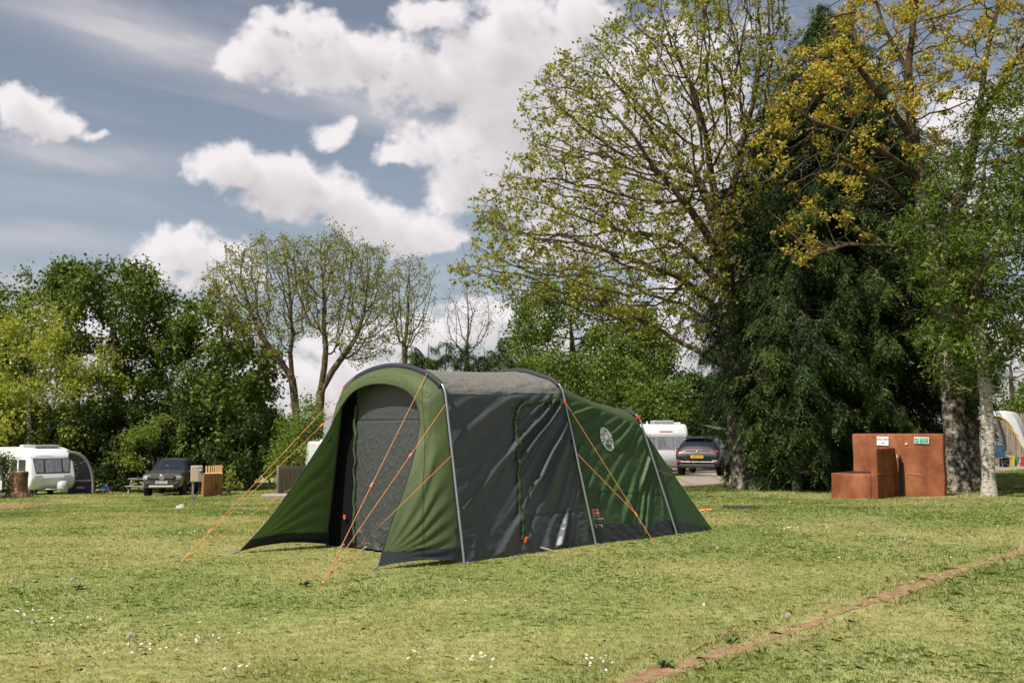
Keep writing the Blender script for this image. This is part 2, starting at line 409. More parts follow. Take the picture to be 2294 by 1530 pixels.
# gravel road behind the tent, footpath on the right, bare strips
road_near = [GG(*p) for p in [(1300, 1110), (1480, 1098), (1560, 1089), (1700, 1077), (1850, 1070), (2000, 1064), (2170, 1058), (2294, 1052), (2420, 1048)]]
road_far = [GG(*p) for p in [(1300, 1062), (1480, 1056), (1560, 1052), (1680, 1053), (1850, 1058), (2000, 1053), (2170, 1045), (2294, 1040), (2420, 1036)]]
def ribbon(name, A, B, lift, mt, nsub=6, nw=8, jag=0.0, seed=1):
    a = []; b = []
    for i in range(len(A) - 1):
        for k in range(nsub):
            t_ = k / nsub; a.append(A[i].lerp(A[i + 1], t_)); b.append(B[i].lerp(B[i + 1], t_))
    a.append(A[-1]); b.append(B[-1]); mb = MB(); rows = []
    for i, (p, q) in enumerate(zip(a, b)):
        row = []
        j0 = jag * (random.random() - .5); j1 = jag * (random.random() - .5)
        for k in range(nw + 1):
            t_ = k / nw; t_ = t_ * (1 + j1) + (1 - t_) * j0 if jag else t_
            x, y = p.x + (q.x - p.x) * t_, p.y + (q.y - p.y) * t_; row.append((x, y, gzf(x, y) + lift))
        rows.append(row)
    mb.grid(rows); o = mb.build(name, mt); tag(o, kind='structure'); return o
m_gravel = mat('road_gravel', (.20, .165, .14), .95, spec=.15, col2=(.34, .285, .245), vs=14, bump=.5, bs=60)
m_path = mat('path_sand', (.33, .25, .19), .95, spec=.1, col2=(.45, .36, .28), vs=6, bump=.3, bs=50)
ribbon('road', road_near, road_far, .012, m_gravel)
path2a = [GG(*p) for p in [(2100, 1030), (2200, 1027), (2294, 1025), (2400, 1023)]]; path2b = [GG(*p) for p in [(2100, 1021), (2200, 1019), (2294, 1018), (2400, 1017)]]
ribbon('hardstanding', path2a, path2b, .014, mat('hardstanding_grey', (.27, .26, .25), .95, var=.2, vs=20))
track = [(1380, 1550), (1430, 1523), (1500, 1500), (1560, 1480), (1640, 1458), (1700, 1440), (1800, 1405), (1850, 1385), (1900, 1365), (2000, 1333), (2080, 1303), (2180, 1267), (2294, 1238), (2420, 1205)]
TRK = [G(*p) for p in track]; TRKxy = [(p.x, p.y) for p in TRK]
wv = [.6, .8, .9, .3, .75, .15, .6, .2, .25, .8, 1.0, .4, .9, .7]
ta, tb = [], []
for i, p in enumerate(TRK):
    t_ = (TRK[min(i + 1, len(TRK) - 1)] - TRK[max(i - 1, 0)]).normalized(); nrm = Vector((-t_.y, t_.x, 0)); w = .105 * wv[i]
    ta.append(p - nrm * w); tb.append(p + nrm * w)
m_dirt = mat('bare_earth', (.20, .118, .062), .97, spec=.05, col2=(.37, .25, .15), vs=9, bump=.8, bs=55, detail=10)
ribbon('dirt_track', ta, tb, .006, m_dirt, nsub=8, nw=6, jag=.5)
def patch(name, px, py, rx, ry, seed, mt=m_dirt):
    c = GG(px, py); mb = MB(); n = 40; rows = [[], []]; vs = [(c.x, c.y, gzf(c.x, c.y) + .01)]
    for j in range(n):
        a = 2 * math.pi * j / n; k = .55 + .9 * float(vnoise(np.array([math.cos(a) * 1.7 + seed]), np.array([math.sin(a) * 1.7]), seed)[0])
        q = (c.x + math.cos(a) * rx * k, c.y + math.sin(a) * ry * k); vs.append((*q, gzf(*q) + .01))
    mb.add(vs, [(0, 1 + j, 1 + (j + 1) % n) for j in range(n)]); tag(mb.build(name, mt), kind='structure')
patch('bare_soil', 215, 1107, 1.3, .7, 3); patch('bare_soil', 20, 1132, 1.6, 1.2, 5); patch('bare_soil', 2085, 1116, .55, .2, 8, m_path)

# ------------------------------------------------------------------ grass blades (nobody could count them)
ROADXY = [(p.x, p.y) for p in road_near] + [(p.x, p.y) for p in reversed(road_far)]
TENT_FOOT = [(p.x, p.y) for p in (G(1040, 1262), G(1335, 1220), G(1517, 1198), G(1598, 1187), G(1240, 1160), G(712, 1222))]
def grass(n, y0, y1):
    Y = np.exp(rng.uniform(math.log(y0), math.log(y1), n)); X = rng.uniform(-1, 1, n) * (.60 * Y + 3.4)
    dtr = pt_seg_dist(X, Y, TRKxy)
    edge = .085 * (.3 + 1.2 * fbm(X * 3, Y * 3, 3, 8))
    brk = fbm(X * 1.3, Y * 1.3, 3, 18); keep = (dtr > edge) | (rng.random(n) < np.where(brk > .50, .97, .45))
    keep &= ~in_poly(X, Y, ROADXY); keep &= ~in_poly(X, Y, TENT_FOOT)
    X, Y, dtr = X[keep], Y[keep], dtr[keep]; n = len(X)
    Z = gz(X, Y)
    tuft = fbm(X * 2.2, Y * 2.2, 4, 21); big = fbm(X * .42, Y * .5, 4, 5); mid = fbm(X * 1.1, Y * 1.6, 4, 15)
    k = np.maximum(1, Y / 7.5)
    h = (.011 + .019 * rng.random(n)) * (.65 + .7 * tuft) * np.sqrt(k)
    h *= 1 + 1.6 * np.exp(-((dtr - .2) / .12) ** 2) * (rng.random(n) < .5)
    w = (.0013 + .0013 * rng.random(n)) * k
    az = rng.uniform(0, 2 * np.pi, n); lean = rng.normal(0, .75, n) ** 2 + .35
    dx, dy = np.cos(az), np.sin(az)
    fa = rng.uniform(0, np.pi, n); wx, wy_ = np.cos(fa) * w, np.sin(fa) * w
    B = np.stack([X, Y, Z - .004], -1)
    mid_ = B + np.stack([dx * h * lean * .35, dy * h * lean * .35, h * .62], -1)
    tip = B + np.stack([dx * h * lean, dy * h * lean, h * np.clip(1.05 - .25 * lean, .35, 1)], -1)
    s = np.stack([wx, wy_, np.zeros(n)], -1)
    V = np.stack([B - s, B + s, mid_ + s * .75, tip, mid_ - s * .75], 1).reshape(-1, 3)
    i = np.arange(n) * 5
    Fc = np.stack([i, i + 1, i + 2, i + 3, i + 4], -1)
    r = .56 * sstep(.34, .66, big) + .30 * sstep(.3, .7, mid) + rng.normal(0, .16, n) + .02
    dry = np.exp(-(dtr / .22) ** 2); r = r + .55 * np.exp(-(dtr / .13) ** 2) + .15 * dry
    return V, Fc, np.clip(r, 0, 1)
m_grass = leaf_mat('grass_blades', [(0, (.115, .178, .043)), (.3, (.200, .255, .077)), (.55, (.305, .320, .122)), (.8, (.42, .38, .185)), (1, (.52, .44, .28))], trans=.42, rough=.5, spec=.3)
V, Fc, r_ = grass(1000000, 4.3, 58)
tag(link('grass', np_mesh('grass', V, Fc, {'rnd': r_}), m_grass), kind='stuff')

# ------------------------------------------------------------------ the tent
m_navy = mat('tent_grey_fabric', (.064, .071, .073), .38, spec=.28, bump=.2, bs=16, bdist=.012)
m_door = mat('tent_door_fabric', (.050, .055, .055), .42, spec=.45, bump=.10, bs=13, bdist=.015)
m_roof = mat('tent_roof_fabric', (.165, .158, .142), .52, spec=.3, bump=.2, bs=6, bdist=.02, stretch=(1.4, 1.4, 1))
m_green = mat('tent_green_fabric', (.098, .130, .056), .58, spec=.25, bump=.55, bs=9, bdist=.014, trans=.26, transcol=(.055, .12, .03))
m_greenside = mat('tent_dark_green_fabric', (.052, .098, .036), .45, spec=.22, bump=.2, bs=11, bdist=.008, trans=.12, transcol=(.02, .06, .012))
m_zip = mat('zip_flap_green', (.040, .066, .028), .6, spec=.2, bump=.4, bs=30, bdist=.01)
m_skirt = mat('tent_mud_skirt', (.028, .032, .036), .5, spec=.4, bump=.4, bs=12, bdist=.01)
m_pole = mat('tent_pole_steel', (.42, .43, .45), .35, metal=.75, spec=.5)
m_sleeve = mat('tent_pole_sleeve', (.014, .017, .026), .7)
m_black = mat('black_mesh_fabric', (.006, .006, .007), .9, spec=.1)
m_orange = mat('orange_cord', (.70, .25, .075), .6)
m_strap = mat('webbing_strap', (.20, .20, .20), .7)
m_steel = mat('steel_peg', (.45, .45, .46), .4, metal=.8)
m_white = mat('white_print', (.62, .63, .62), .6)
m_red = mat('red_print', (.55, .035, .04), .6)
m_orangered = mat('orange_pull', (.80, .10, .03), .6)

F1R, F1L, F2R, F3R, TL = G(1040, 1262), G(712, 1222), G(1335, 1220), G(1517, 1198), G(1598, 1187)
AX = (F3R - F1R); AX.z = 0; AX.normalize(); RX = Vector((AX.y, -AX.x, 0))
MID = (F1R + F1L) / 2
HW = (F1R - MID).dot(RX)
A1 = (F1R - MID).dot(AX); A2 = (F2R - MID).dot(AX); A3 = (F3R - MID).dot(AX); A4 = (TL - MID).dot(AX)
def T(r, a, z): return MID + RX * r + AX * a + Vector((0, 0, z))
tent = empty('tent', MID, 0, 'large green and grey tunnel tent pitched on the lawn with orange guy ropes', 'tent')

# arch profiles: (r fraction, z), right foot to left foot; the hoop leans by `lean` at shoulder height
def arch(hw, zs, zt, inset, a, lean, n=12):
    half = []
    for i in range(10): t_ = i / 9; half.append((hw - inset * t_, zs * t_))
    sh = hw - inset
    ctrl = [(sh, zs), (sh - .05, zs + .085), (sh - .16, zs + .16), (sh * .62, zt - .095), (sh * .32, zt - .025), (0, zt)]
    fine = []
    for i in range(len(ctrl) - 1):
        p0 = ctrl[max(i - 1, 0)]; p1 = ctrl[i]; p2 = ctrl[i + 1]; p3 = ctrl[i + 2] if i + 2 < len(ctrl) else (-ctrl[-2][0], ctrl[-2][1])
        for k in range(4):
            u = k / 4; q = []
            for d in (0, 1):
                q.append(.5 * (2 * p1[d] + (p2[d] - p0[d]) * u + (2 * p0[d] - 5 * p1[d] + 4 * p2[d] - p3[d]) * u * u + (3 * p1[d] - p0[d] - 3 * p2[d] + p3[d]) * u ** 3))
            fine.append(tuple(q))
    half += fine[1:] + [(0, zt)]
    full = half + [(-r, z) for r, z in reversed(half[:-1])]
    return [(r, a + lean * min(z / zs, 1.1), z) for r, z in full]
S1 = dict(hw=HW, zs=1.82, zt=2.165, inset=.31, a=A1, lean=0.0)
S2 = dict(hw=(F2R - MID).dot(RX), zs=1.90, zt=2.20, inset=.34, a=A2, lean=-.22)
S3 = dict(hw=(F3R - MID).dot(RX), zs=1.52, zt=1.775, inset=.33, a=A3, lean=-.34)
H1, H2, H3 = arch(**S1), arch(**S2), arch(**S3)
NP = len(H1); LEG = 10     # samples 0..9 right leg, then roof, then left leg

def inner(H, d=.045): # fabric hangs a little inside the hoop
    o = []
    for r, a, z in H:
        k = 1 - d / max(HW, .1); o.append((r * k, a, max(z - d * .6, 0) if z > .3 else z * .98))
    return o
I1, I2, I3 = inner(H1), inner(H2), inner(H3)

def samp(H, s):
    i = min(int(s), len(H) - 2); f = s - i
    return tuple(H[i][k] * (1 - f) + H[i + 1][k] * f for k in range(3))
def panel(HA, HB, s0, s1, nu, nv, disp=None, sag=0.0, z0=0.0):
    """loft between two hoops over profile range s0..s1: u runs along the tent (HA to HB), v along the profile"""
    Q = [[None] * (nv + 1) for _ in range(nu + 1)]
    for i in range(nu + 1):
        u = i / nu
        for j in range(nv + 1):
            v = j / nv; s = s0 + (s1 - s0) * v
            a = Vector(samp(HA, s)); b = Vector(samp(HB, s)); p = a.lerp(b, u)
            k = sag * 4 * u * (1 - u)
            if sag and p.z > .2:
                c = Vector((0, p.y, .9)); p = p + (c - p).normalized() * k * min(1, (p.z - .2) / 1.0)
            Q[i][j] = p
    # outward displacement
    if disp is not None:
        D = [[None] * (nv + 1) for _ in range(nu + 1)]
        UU, VV = np.meshgrid(np.linspace(0, 1, nu + 1), np.linspace(0, 1, nv + 1), indexing='ij'); dd = disp(UU, VV)
        for i in range(nu + 1):
            for j in range(nv + 1):
                e1 = Q[min(i + 1, nu)][j] - Q[max(i - 1, 0)][j]; e2 = Q[i][min(j + 1, nv)] - Q[i][max(j - 1, 0)]
                n = e1.cross(e2)
                n = n.normalized() if n.length > 1e-9 else Vector((1, 0, 0))
                c = Vector((0, Q[i][j].y, .8))
                if n.dot(Q[i][j] - c) < 0: n = -n
                D[i][j] = Q[i][j] + n * float(dd[i, j])
        Q = D
    return [[T(*p) for p in row] for row in Q]
def edge_fade(U, V, e=.05): return sstep(0, e, U) * sstep(0, e, 1 - U) * sstep(0, e, V) * sstep(0, e, 1 - V)
def fan(U, V, L, Hh, cu, cv, freq, amp, seed, a0=.25, a1=1.5, rmin=.15, rmax=2.2):
    dx = (cu - U) * L; dz = (cv - V) * Hh; an = np.arctan2(dz, np.abs(dx) + 1e-6); rho = np.hypot(dx, dz)
    an = an + .035 * (fbm(U * 2.2, V * 2.2, 3, seed) - .5)
    q = an * freq + 1.3 * vnoise(an * 7, rho * .10, seed + 1) + .16 * vnoise(an * 4, rho * .5, seed + 4)
    p = q - np.floor(q); w = np.where(p < .30, sstep(0, .30, p), 1 - sstep(.30, 1.0, p) ** .8)     # crisp on the upper side, slack below
    k = np.floor(q); am = (.15 + 1.25 * _hash(k, k * 0, k * 0, seed)) * (.30 + 1.0 * sstep(.25, .7, vnoise(k * 7.3 + .5, rho * 1.5 + k, seed + 2)))
    return amp * w * am * sstep(rmin * .3, rmin * 2.5, rho) * sstep(rmax, rmax * .45, rho) * sstep(a0 - .15, a0 + .1, an) * sstep(a1 + .15, a1 - .1, an)
def crinkle(U, V, su, sv, amp, seed):
    n = fbm(U * su, V * sv, 4, seed, .55)
    return amp * (1 - 2 * np.abs(n * 2 - 1) ** .7)

L12 = A2 - A1; L23 = A3 - A2
def wall12(U, V):
    z = V * 1.85
    d = fan(U, V, L12, 1.85, 1.63, 1.50, 17.5, .044, 51, .25, 1.25, .2, 9)
    d *= (.34 + .66 * sstep(.40, .52, U)) * (1 - .8 * sstep(.74, .92, U) * sstep(.55, .25, V))
    d2 = fan(U, V, L12, 1.85, 1.6, 1.5, 22, .020, 67, .3, 1.2, .2, 4.5) * sstep(.62, .4, U)
    d3 = crinkle(U, V, 16, 18, .005, 91) * (.4 + .9 * sstep(.35, .05, V))
    seam = -.012 * np.exp(-((V - .235) / .006) ** 2) * (U > .5)
    pucker = .006 * np.sin(U * 60 + 3 * vnoise(U * 9, V * 3, 5)) * sstep(.14, .0, V)
    return (d + d2 + d3 + seam + pucker) * edge_fade(U, V, .03) + .035 * np.sin(np.pi * U) * np.sin(np.pi * np.clip(V, 0, 1)) * -1
def wall23(U, V):
    d = fan(U, V, L23, 1.7, 1.64, 1.49, 18.0, .034, 151, .20, 1.15, .15, 9) * sstep(.12, .4, V + .35 * U)
    d2 = crinkle(U, V, 12, 15, .0045, 191)
    seam = -.010 * np.exp(-((V - .36) / .007) ** 2)
    for (cu, cv), ru, rv in ((EMB_UV, .13, .13), (LAB_UV, .09, .09)): d = d * (1 - .93 * np.exp(-(((U - cu) / ru) ** 2 + ((V - cv) / rv) ** 2) ** 2))
    return (d + d2 + seam) * edge_fade(U, V, .03) - .02 * np.sin(np.pi * U) * np.sin(np.pi * V)
def roof12(U, V):
    return (crinkle(U, V, 7, 10, .009, 31) + crinkle(U, V, 15, 22, .005, 37)) * edge_fade(U, V, .03) + .003 * np.sin((U * 30 + V * 14) + 4 * fbm(U * 4, V * 5, 3, 8)) * sstep(.55, .95, U)
def roof23(U, V): return crinkle(U, V, 6, 9, .003, 131) * edge_fade(U, V, .03)
def back(U, V): return crinkle(U, V, 7, 8, .004, 231) * edge_fade(U, V, .05)
e = LEG - 1
def pix_uv(px, py):
    best = None
    for iu in range(0, 61):
        for iv in range(0, 61):
            pa = Vector(samp(I2, iv / 60 * e)).lerp(Vector(samp(I3, iv / 60 * e)), iu / 60); p = T(*pa); d = p - Vector((0, 0, EYE)); d.rotate(Euler((-PITCH, 0, 0)))
            q = (CX + F * d.x / d.y, CY - F * d.z / d.y); s = (q[0] - px) ** 2 + (q[1] - py) ** 2
            if best is None or s < best[0]: best = (s, iu / 60, iv / 60)
    return best[1], best[2]
EMB_UV = pix_uv(1359, 983); LAB_UV = pix_uv(1337, 1157)
e = LEG - 1; lastR = NP - 1
def gpart(name, rows, m, parent=tent, label=None):
    o = MB().grid(rows).build(name, m, parent, world=True)
    if label: o['label'] = label
    return o
gpart('side_wall', panel(I1, I2, 0, e, 250, 210, wall12), m_navy, label='dark grey side wall with a zipped door and diagonal creases')
gpart('side_wall', panel(I1, I2, NP - 1 - e, NP - 1, 40, 40), m_navy)
gpart('roof_panel', panel(I1, I2, e, NP - 1 - e, 130, 110, roof12, sag=.035), m_roof, label='pale grey sunlit roof between the two tall hoops')
bw = gpart('bedroom_wall', panel(I2, I3, 0, e, 190, 180, wall23), m_greenside, label='dark green bedroom wall with white round emblem')
gpart('bedroom_wall', panel(I2, I3, NP - 1 - e, NP - 1, 40, 40), m_greenside)
gpart('bedroom_roof', panel(I2, I3, e, NP - 1 - e, 90, 90, roof23, sag=.05), m_green, label='pale green bedroom roof sloping down to the low hoop')
# back panel: hoop 3 down to the ground line of the far end
I4 = []
for i, (r, a, z) in enumerate(I3):
    f = min(max((i - e) / (NP - 1 - 2 * e), 0), 1); I4.append((HW * .98 * (1 - 2 * f), A4, 0.012))
Q = panel(I3, I4, 0, NP - 1, 60, 120, back)
gpart('back_panel', Q, m_greenside)
# mud skirts: dark strips along the foot of the green panels, just outside the fabric
def skirt(HA, HB, s1, nu, nv, off, seed, side=1):
    rows = panel(HA, HB, 0, s1, nu, nv, lambda U, V: off + (crinkle(U, V, 9, 3, .004, seed) + .004 * np.sin(U * 46 + V * 9 + 3 * vnoise(U * 8, V * 3, seed))) * sstep(0, .1, U) * sstep(0, .1, 1 - U))
    return rows
gpart('mud_skirt', skirt(I2, I3, 1.12, 80, 12, .012, 11), m_skirt)
mb = MB(); k_ = .16
rows = []
for i in range(41):
    u = i / 40; a = Vector(I3[0]).lerp(Vector(I4[0]), u); top = Vector(samp(I3, 1.3)).lerp(Vector(samp(I4, 1.3)), u)
    rows.append([T(a.x + .02 + (top.x - a.x) * v + .006 * math.sin(i * 1.1 + v * 3), a.y + (top.y - a.y) * v, a.z + (max(top.z, .0) - a.z) * v) for v in [j / 6 for j in range(7)]])
gpart('mud_skirt', rows, m_skirt)
# hoops: steel legs with clips, black sleeves over the arch
def hoop(H, sleeve_from, sleeve_drop, hide=None):
    pts = [T(*p) for p in H]
    po = MB().tube(pts, .0125, 10).build('pole', m_pole, tent, world=True)
    i0 = LEG + sleeve_from; pts2 = [T(r * .985, a, z - .012) for r, a, z in H[i0:NP - i0]]
    mb = MB(); rows = []
    for (r, a, z), p in zip(H[i0:NP - i0], pts2):
        up = Vector((r * .55, 0, z - 1.0)).normalized(); U_ = RX * up.x + Vector((0, 0, up.z))
        rows.append([p + U_ * .03 - AX * .018, p + U_ * .034, p + U_ * .03 + AX * .018, p - U_ * sleeve_drop + AX * .02, p - U_ * sleeve_drop - AX * .02])
    mb.grid(rows, closed=True); mb.build('pole_sleeve', m_sleeve, po, world=True)
    for s in (3.3, 6.0, 9.0, 10.8):
        p = Vector(samp(H, s)); q = T(p.x - .022, p.y, p.z)
        MB().box(q, (.035, .022, .03), (0, 0, math.atan2(RX.y, RX.x)), .004).build('clip', m_sleeve, po, world=True)
    # foot strap
    p = H[0]; MB().box(T(p[0] + .02, p[1] + .02, .012), (.12, .03, .006), (0, .1, math.atan2(RX.y, RX.x))).build('foot_strap', m_strap, po, world=True)
    return po
hoop(H1, 3, .045); hoop(H2, 3, .05); hoop(H3, 4, .05)
MB().box(T(*[H3[12][0] , H3[12][1], H3[12][2]]), (.05, .04, .05), None, .006).build('sleeve_tie', m_red, tent, world=True)

# porch canopy: from the first hoop forward to the free edge, spreading into two wings
tipR, tipL = G(848, 1275), G(537, 1240)
def rel(p): d = p - MID; return (d.dot(RX), d.dot(AX), p.z)
tr, tl = rel(tipR), rel(tipL)
E_ctrl = [(tr[0], tr[1], .03), (.885, -.70, .38), (.83, -.44, .80), (.755, -.20, 1.30), (.70, -.135, 1.62), (.52, -.13, 1.83), (.20, -.15, 1.925), (-.15, -.16, 1.93), (-.48, -.15, 1.84), (-.74, -.15, 1.62), (-.86, -.22, 1.36), (-.98, -.52, .86), (-1.10, -.82, .40), (tl[0], tl[1], .03)]
def catmull(ctrl, n):
    out = []; m = len(ctrl) - 1
    for k in range(n + 1):
        s = k / n * m; i = min(int(s), m - 1); u = s - i
        p0 = ctrl[max(i - 1, 0)]; p1 = ctrl[i]; p2 = ctrl[i + 1]; p3 = ctrl[min(i + 2, m)]
        out.append(tuple(.5 * (2 * p1[d] + (p2[d] - p0[d]) * u + (2 * p0[d] - 5 * p1[d] + 4 * p2[d] - p3[d]) * u * u + (3 * p1[d] - p0[d] - 3 * p2[d] + p3[d]) * u ** 3) for d in range(len(p1))))
    return out
NE = 220; E = catmull(E_ctrl, NE)
# matching points on the hoop, by arc length groups: wing (leg) and hood (arch)
Hs = []
for k in range(NE + 1):
    s = k / NE
    if s < 4 / 13: q = samp(I1, (s / (4 / 13)) * e)
    elif s > 9 / 13: q = samp(I1, (NP - 1 - e) + (s - 9 / 13) / (4 / 13) * e)
    else: q = samp(I1, e + (s - 4 / 13) / (5 / 13) * (NP - 1 - 2 * e))
    Hs.append(q)
rows = []; NV = 60
KK_, VV_ = np.meshgrid(np.arange(NE + 1), np.linspace(0, 1, NV + 1), indexing='ij')
WR_ = crinkle(KK_ * .06, VV_ * 1.2, 2.2, 2.2, 1.0, 61) + .6 * crinkle(KK_ * .16, VV_ * 3, 2.2, 2.2, 1.0, 63)
PHN_ = 3 * vnoise(KK_ * .05, VV_ * 3, 3)
for k in range(NE + 1):
    row = []
    hp = Vector(Hs[k]); ep = Vector(E[k]); s = k / NE
    for j in range(NV + 1):
        v = j / NV; p = hp.lerp(ep, v); bul = math.sin(math.pi * v)
        wing = float(sstep(.30, .85, abs(s - .5) * 2))
        # wings belly outwards a little; radial creases from the peg corners
        sg = 1 if s < .5 else -1
        ang = math.atan2(p.z - .02, 1e-3 + math.hypot(p.x - (tr if sg > 0 else tl)[0], p.y - (tr if sg > 0 else tl)[1]))
        rho = math.hypot(p.z, p.y - tr[1])
        cre = .010 * math.sin(ang * 40 + PHN_[k, j]) * min(1, wing * 2) * bul
        wr = .0045 * float(WR_[k, j]) * bul
        p = p + Vector((sg * (.05 * wing * bul + cre), -(.05 * (1 - wing) * bul) - wr * 1.5 * (1 - wing) , .02 * (1 - wing) * bul + wr))
        if p.z < .02: p.z = .02 + .0
        p.z += (.055 * wing * bul) * (1 if p.z < .25 else 0) * max(0, 1 - p.z / .25)
        row.append(T(*p))
    rows.append(row)
can = gpart('porch_canopy', rows, m_green, label='pale green porch hood flaring into two pegged wings')
mb = MB(); mb.tube([T(*p) for p in E], .006, 6); mb.build('edge_binding', m_sleeve, can, world=True)
# dark mud skirt along the foot of each wing
for rng_ in ((0, 18), (NE - 18, NE)):
    rr = []
    cnt = 26
    for v in range(NV + 1):
        col = []
        if rng_[0] == 0: ks = [rows[k][v] for k in range(0, 60)]
        else: ks = [rows[k][v] for k in range(NE, NE - 60, -1)]
        lim = .17 + .02 * math.sin(v * .05); acc = [ks[0]]
        for p in ks[1:]:
            if p.z > lim: break
            acc.append(p)
        while len(acc) < 2: acc.append(ks[1])
        for j in range(9):
            t_ = j / 8 * (len(acc) - 1); i = min(int(t_), len(acc) - 2); q = acc[i].lerp(acc[i + 1], t_ - i)
            c = T(0, -.3, q.z); col.append((q, c))
        rr.append(col)
    for sgn in (1, -1):
        pass
    out_ = [[q + (q - c).normalized() * .008 for q, c in col] for col in rr]
    in_ = [[q - (q - c).normalized() * .008 for q, c in col] for col in rr]
    mb = MB(); mb.grid(out_); mb.grid(in_); mb.build('mud_skirt', m_skirt, can, world=True)
for tp, dv in ((tipR, Vector((-.10, -.16, -.03))), (tipL, Vector((-.16, -.09, -.03)))):
    MB().tube([tp + Vector((0, 0, .03)), tp + dv * .55 + Vector((0, 0, .02)), tp + dv], [.008, .012, .006], 6).build('peg_loop', m_strap, tent, world=True)

# front wall: dark door panel with a zip strip, black mesh beside it
A_F = .03
def front_pt(r, z): return T(r, A_F, z)
dl, dr = -.60, .86
RR_, TT_ = np.meshgrid(np.linspace(dl, dr, 221), np.linspace(0, 1, 261), indexing='ij')
top_ = 1.80 + .33 * np.sqrt(np.clip(1 - np.minimum(np.abs(RR_) / .92, 1) ** 2, 0, 1)); ZZ_ = .03 + (top_ - .03) * TT_
def creases(x, y, sx, sy, seed, w=.055):
    n = fbm(x * sx + .6 * fbm(x * 2, y * 2, 2, seed + 5), y * sy, 2, seed, .5); return np.exp(-np.abs(n - .5) / w)
dd_ = .006 * creases(RR_ + .35 * ZZ_, ZZ_ - .3 * RR_, 9, 5.2, 411) + .006 * creases(RR_ - .5 * ZZ_, ZZ_, 13, 7, 433) + .004 * creases(RR_, ZZ_, 16, 12, 455)
dd_ *= 1.0 * (.55 + .45 * sstep(1.5, 1.3, ZZ_)) * (1 + 1.3 * sstep(.5, .1, ZZ_))
dd_ += .014 * np.sin(RR_ * 26 + 2.5 * np.sin(ZZ_ * 5)) * sstep(.38, .05, ZZ_) - .012 * np.exp(-((ZZ_ - 1.52) / .007) ** 2)
rows = [[T(float(RR_[i, j]), A_F - float(dd_[i, j]), float(ZZ_[i, j])) for j in range(261)] for i in range(221)]
door = gpart('door_panel', rows, m_door, label='crinkled dark grey front door panel, closed')
mb = MB(); mb.grid([[T(-HW * .93 + (dl + .02 + HW * .93) * i / 12, A_F + .03, z * (1.30 + .62 * (i / 12) ** .6)) for z in [j / 10 for j in range(11)]] for i in range(13)])
mb.build('mesh_window', m_black, tent, world=True)
def wavy_strip(path, w, depth, name, m, parent, seed, nx_=5):
    """crumpled narrow fabric strip following a path of (point, side, out)"""
    rows = []
    for k, (p, sd, ou) in enumerate(path):
        ww = w * (.75 + .6 * float(vnoise(np.array([k * .35]), np.array([0.]), seed)[0])); row = []
        for j in range(nx_ + 1):
            t_ = j / nx_ - .5; q = p + sd * (t_ * ww + w * .35 * (float(vnoise(np.array([k * .22]), np.array([9.]), seed)[0]) - .5)) + ou * (depth * (1 - 4 * t_ * t_) + depth * .9 * (float(vnoise(np.array([k * .6]), np.array([j * .8]), seed + 3)[0]) - .3))
            row.append(q)
        rows.append(row)
    return MB().grid(rows).build(name, m, parent, world=True)
# rolled green strip at the left of the door
pth = []
for k in range(70):
    z = .08 + 1.62 * k / 69; pth.append((T(dl - .01 + .012 * math.sin(k * .5), A_F - .02, z), RX, -AX))
wavy_strip(pth, .040, .012, 'zip_flap', m_zip, door, 5)
MB().box(T(dl - .20, A_F - .012, .37), (.035, .008, .05), (0, 0, math.atan2(RX.y, RX.x))).build('pull_tab', m_orangered, tent, world=True)
for r in (-.32, .12, .52):
    MB().tube([T(r, A_F - .03, 2.02 - abs(r) * .25), T(r + .01, A_F - .05, 1.96 - abs(r) * .25)], .008, 6).build('toggle', m_sleeve, door, world=True)
for r in (-.78, -.36, .18, .5):
    MB().tube([T(r, A_F - .02, .05), T(r - .03, A_F - .10, .0)], .010, 6).build('peg_loop', m_strap, tent, world=True)

# side door: green zip strip on the dark side wall
def on_wall12(u, v, off=.02):
    a = Vector(samp(I1, v * e)).lerp(Vector(samp(I2, v * e)), u); d = float(wall12(np.array([[u]]), np.array([[v]]))[0, 0])
    return T(a.x + off + d, a.y, a.z)
def on_wall23(u, v, off=.012):
    a = Vector(samp(I2, v * e)).lerp(Vector(samp(I3, v * e)), u); d = float(wall23(np.array([[u]]), np.array([[v]]))[0, 0])
    return T(a.x + off + d, a.y, a.z)
zc = catmull([(.985, .985), (.85, .955), (.70, .94), (.60, .915), (.555, .85), (.535, .76), (.515, .60), (.50, .45), (.47, .30), (.455, .16), (.445, .09)], 150)
pts = [on_wall12(u, v) for u, v in zc]; path = []
for k, p in enumerate(pts):
    t_ = (pts[min(k + 1, 150)] - pts[max(k - 1, 0)]).normalized(); sd = t_.cross(RX).normalized(); path.append((p, sd, RX))
sd_ = wavy_strip(path, .060, .011, 'zip_flap', m_zip, tent, 15); sd_['label'] = 'crumpled green strip covering the zip of the side door'
MB().box(on_wall12(.448, .09, .05), (.02, .03, .07), (.3, .2, .4), .004).build('pull_tab', m_orangered, tent, world=True)
MB().box(on_wall12(.965, .945, .05), (.015, .02, .05), (.2, .2, .4), .004).build('pull_tab', m_orangered, tent, world=True)
MB().tube([on_wall12(.56, .03, .02), on_wall12(.575, .02, .08), on_wall12(.60, .0, .20)], [.012, .016, .008], 6).build('peg_loop', m_strap, tent, world=True)

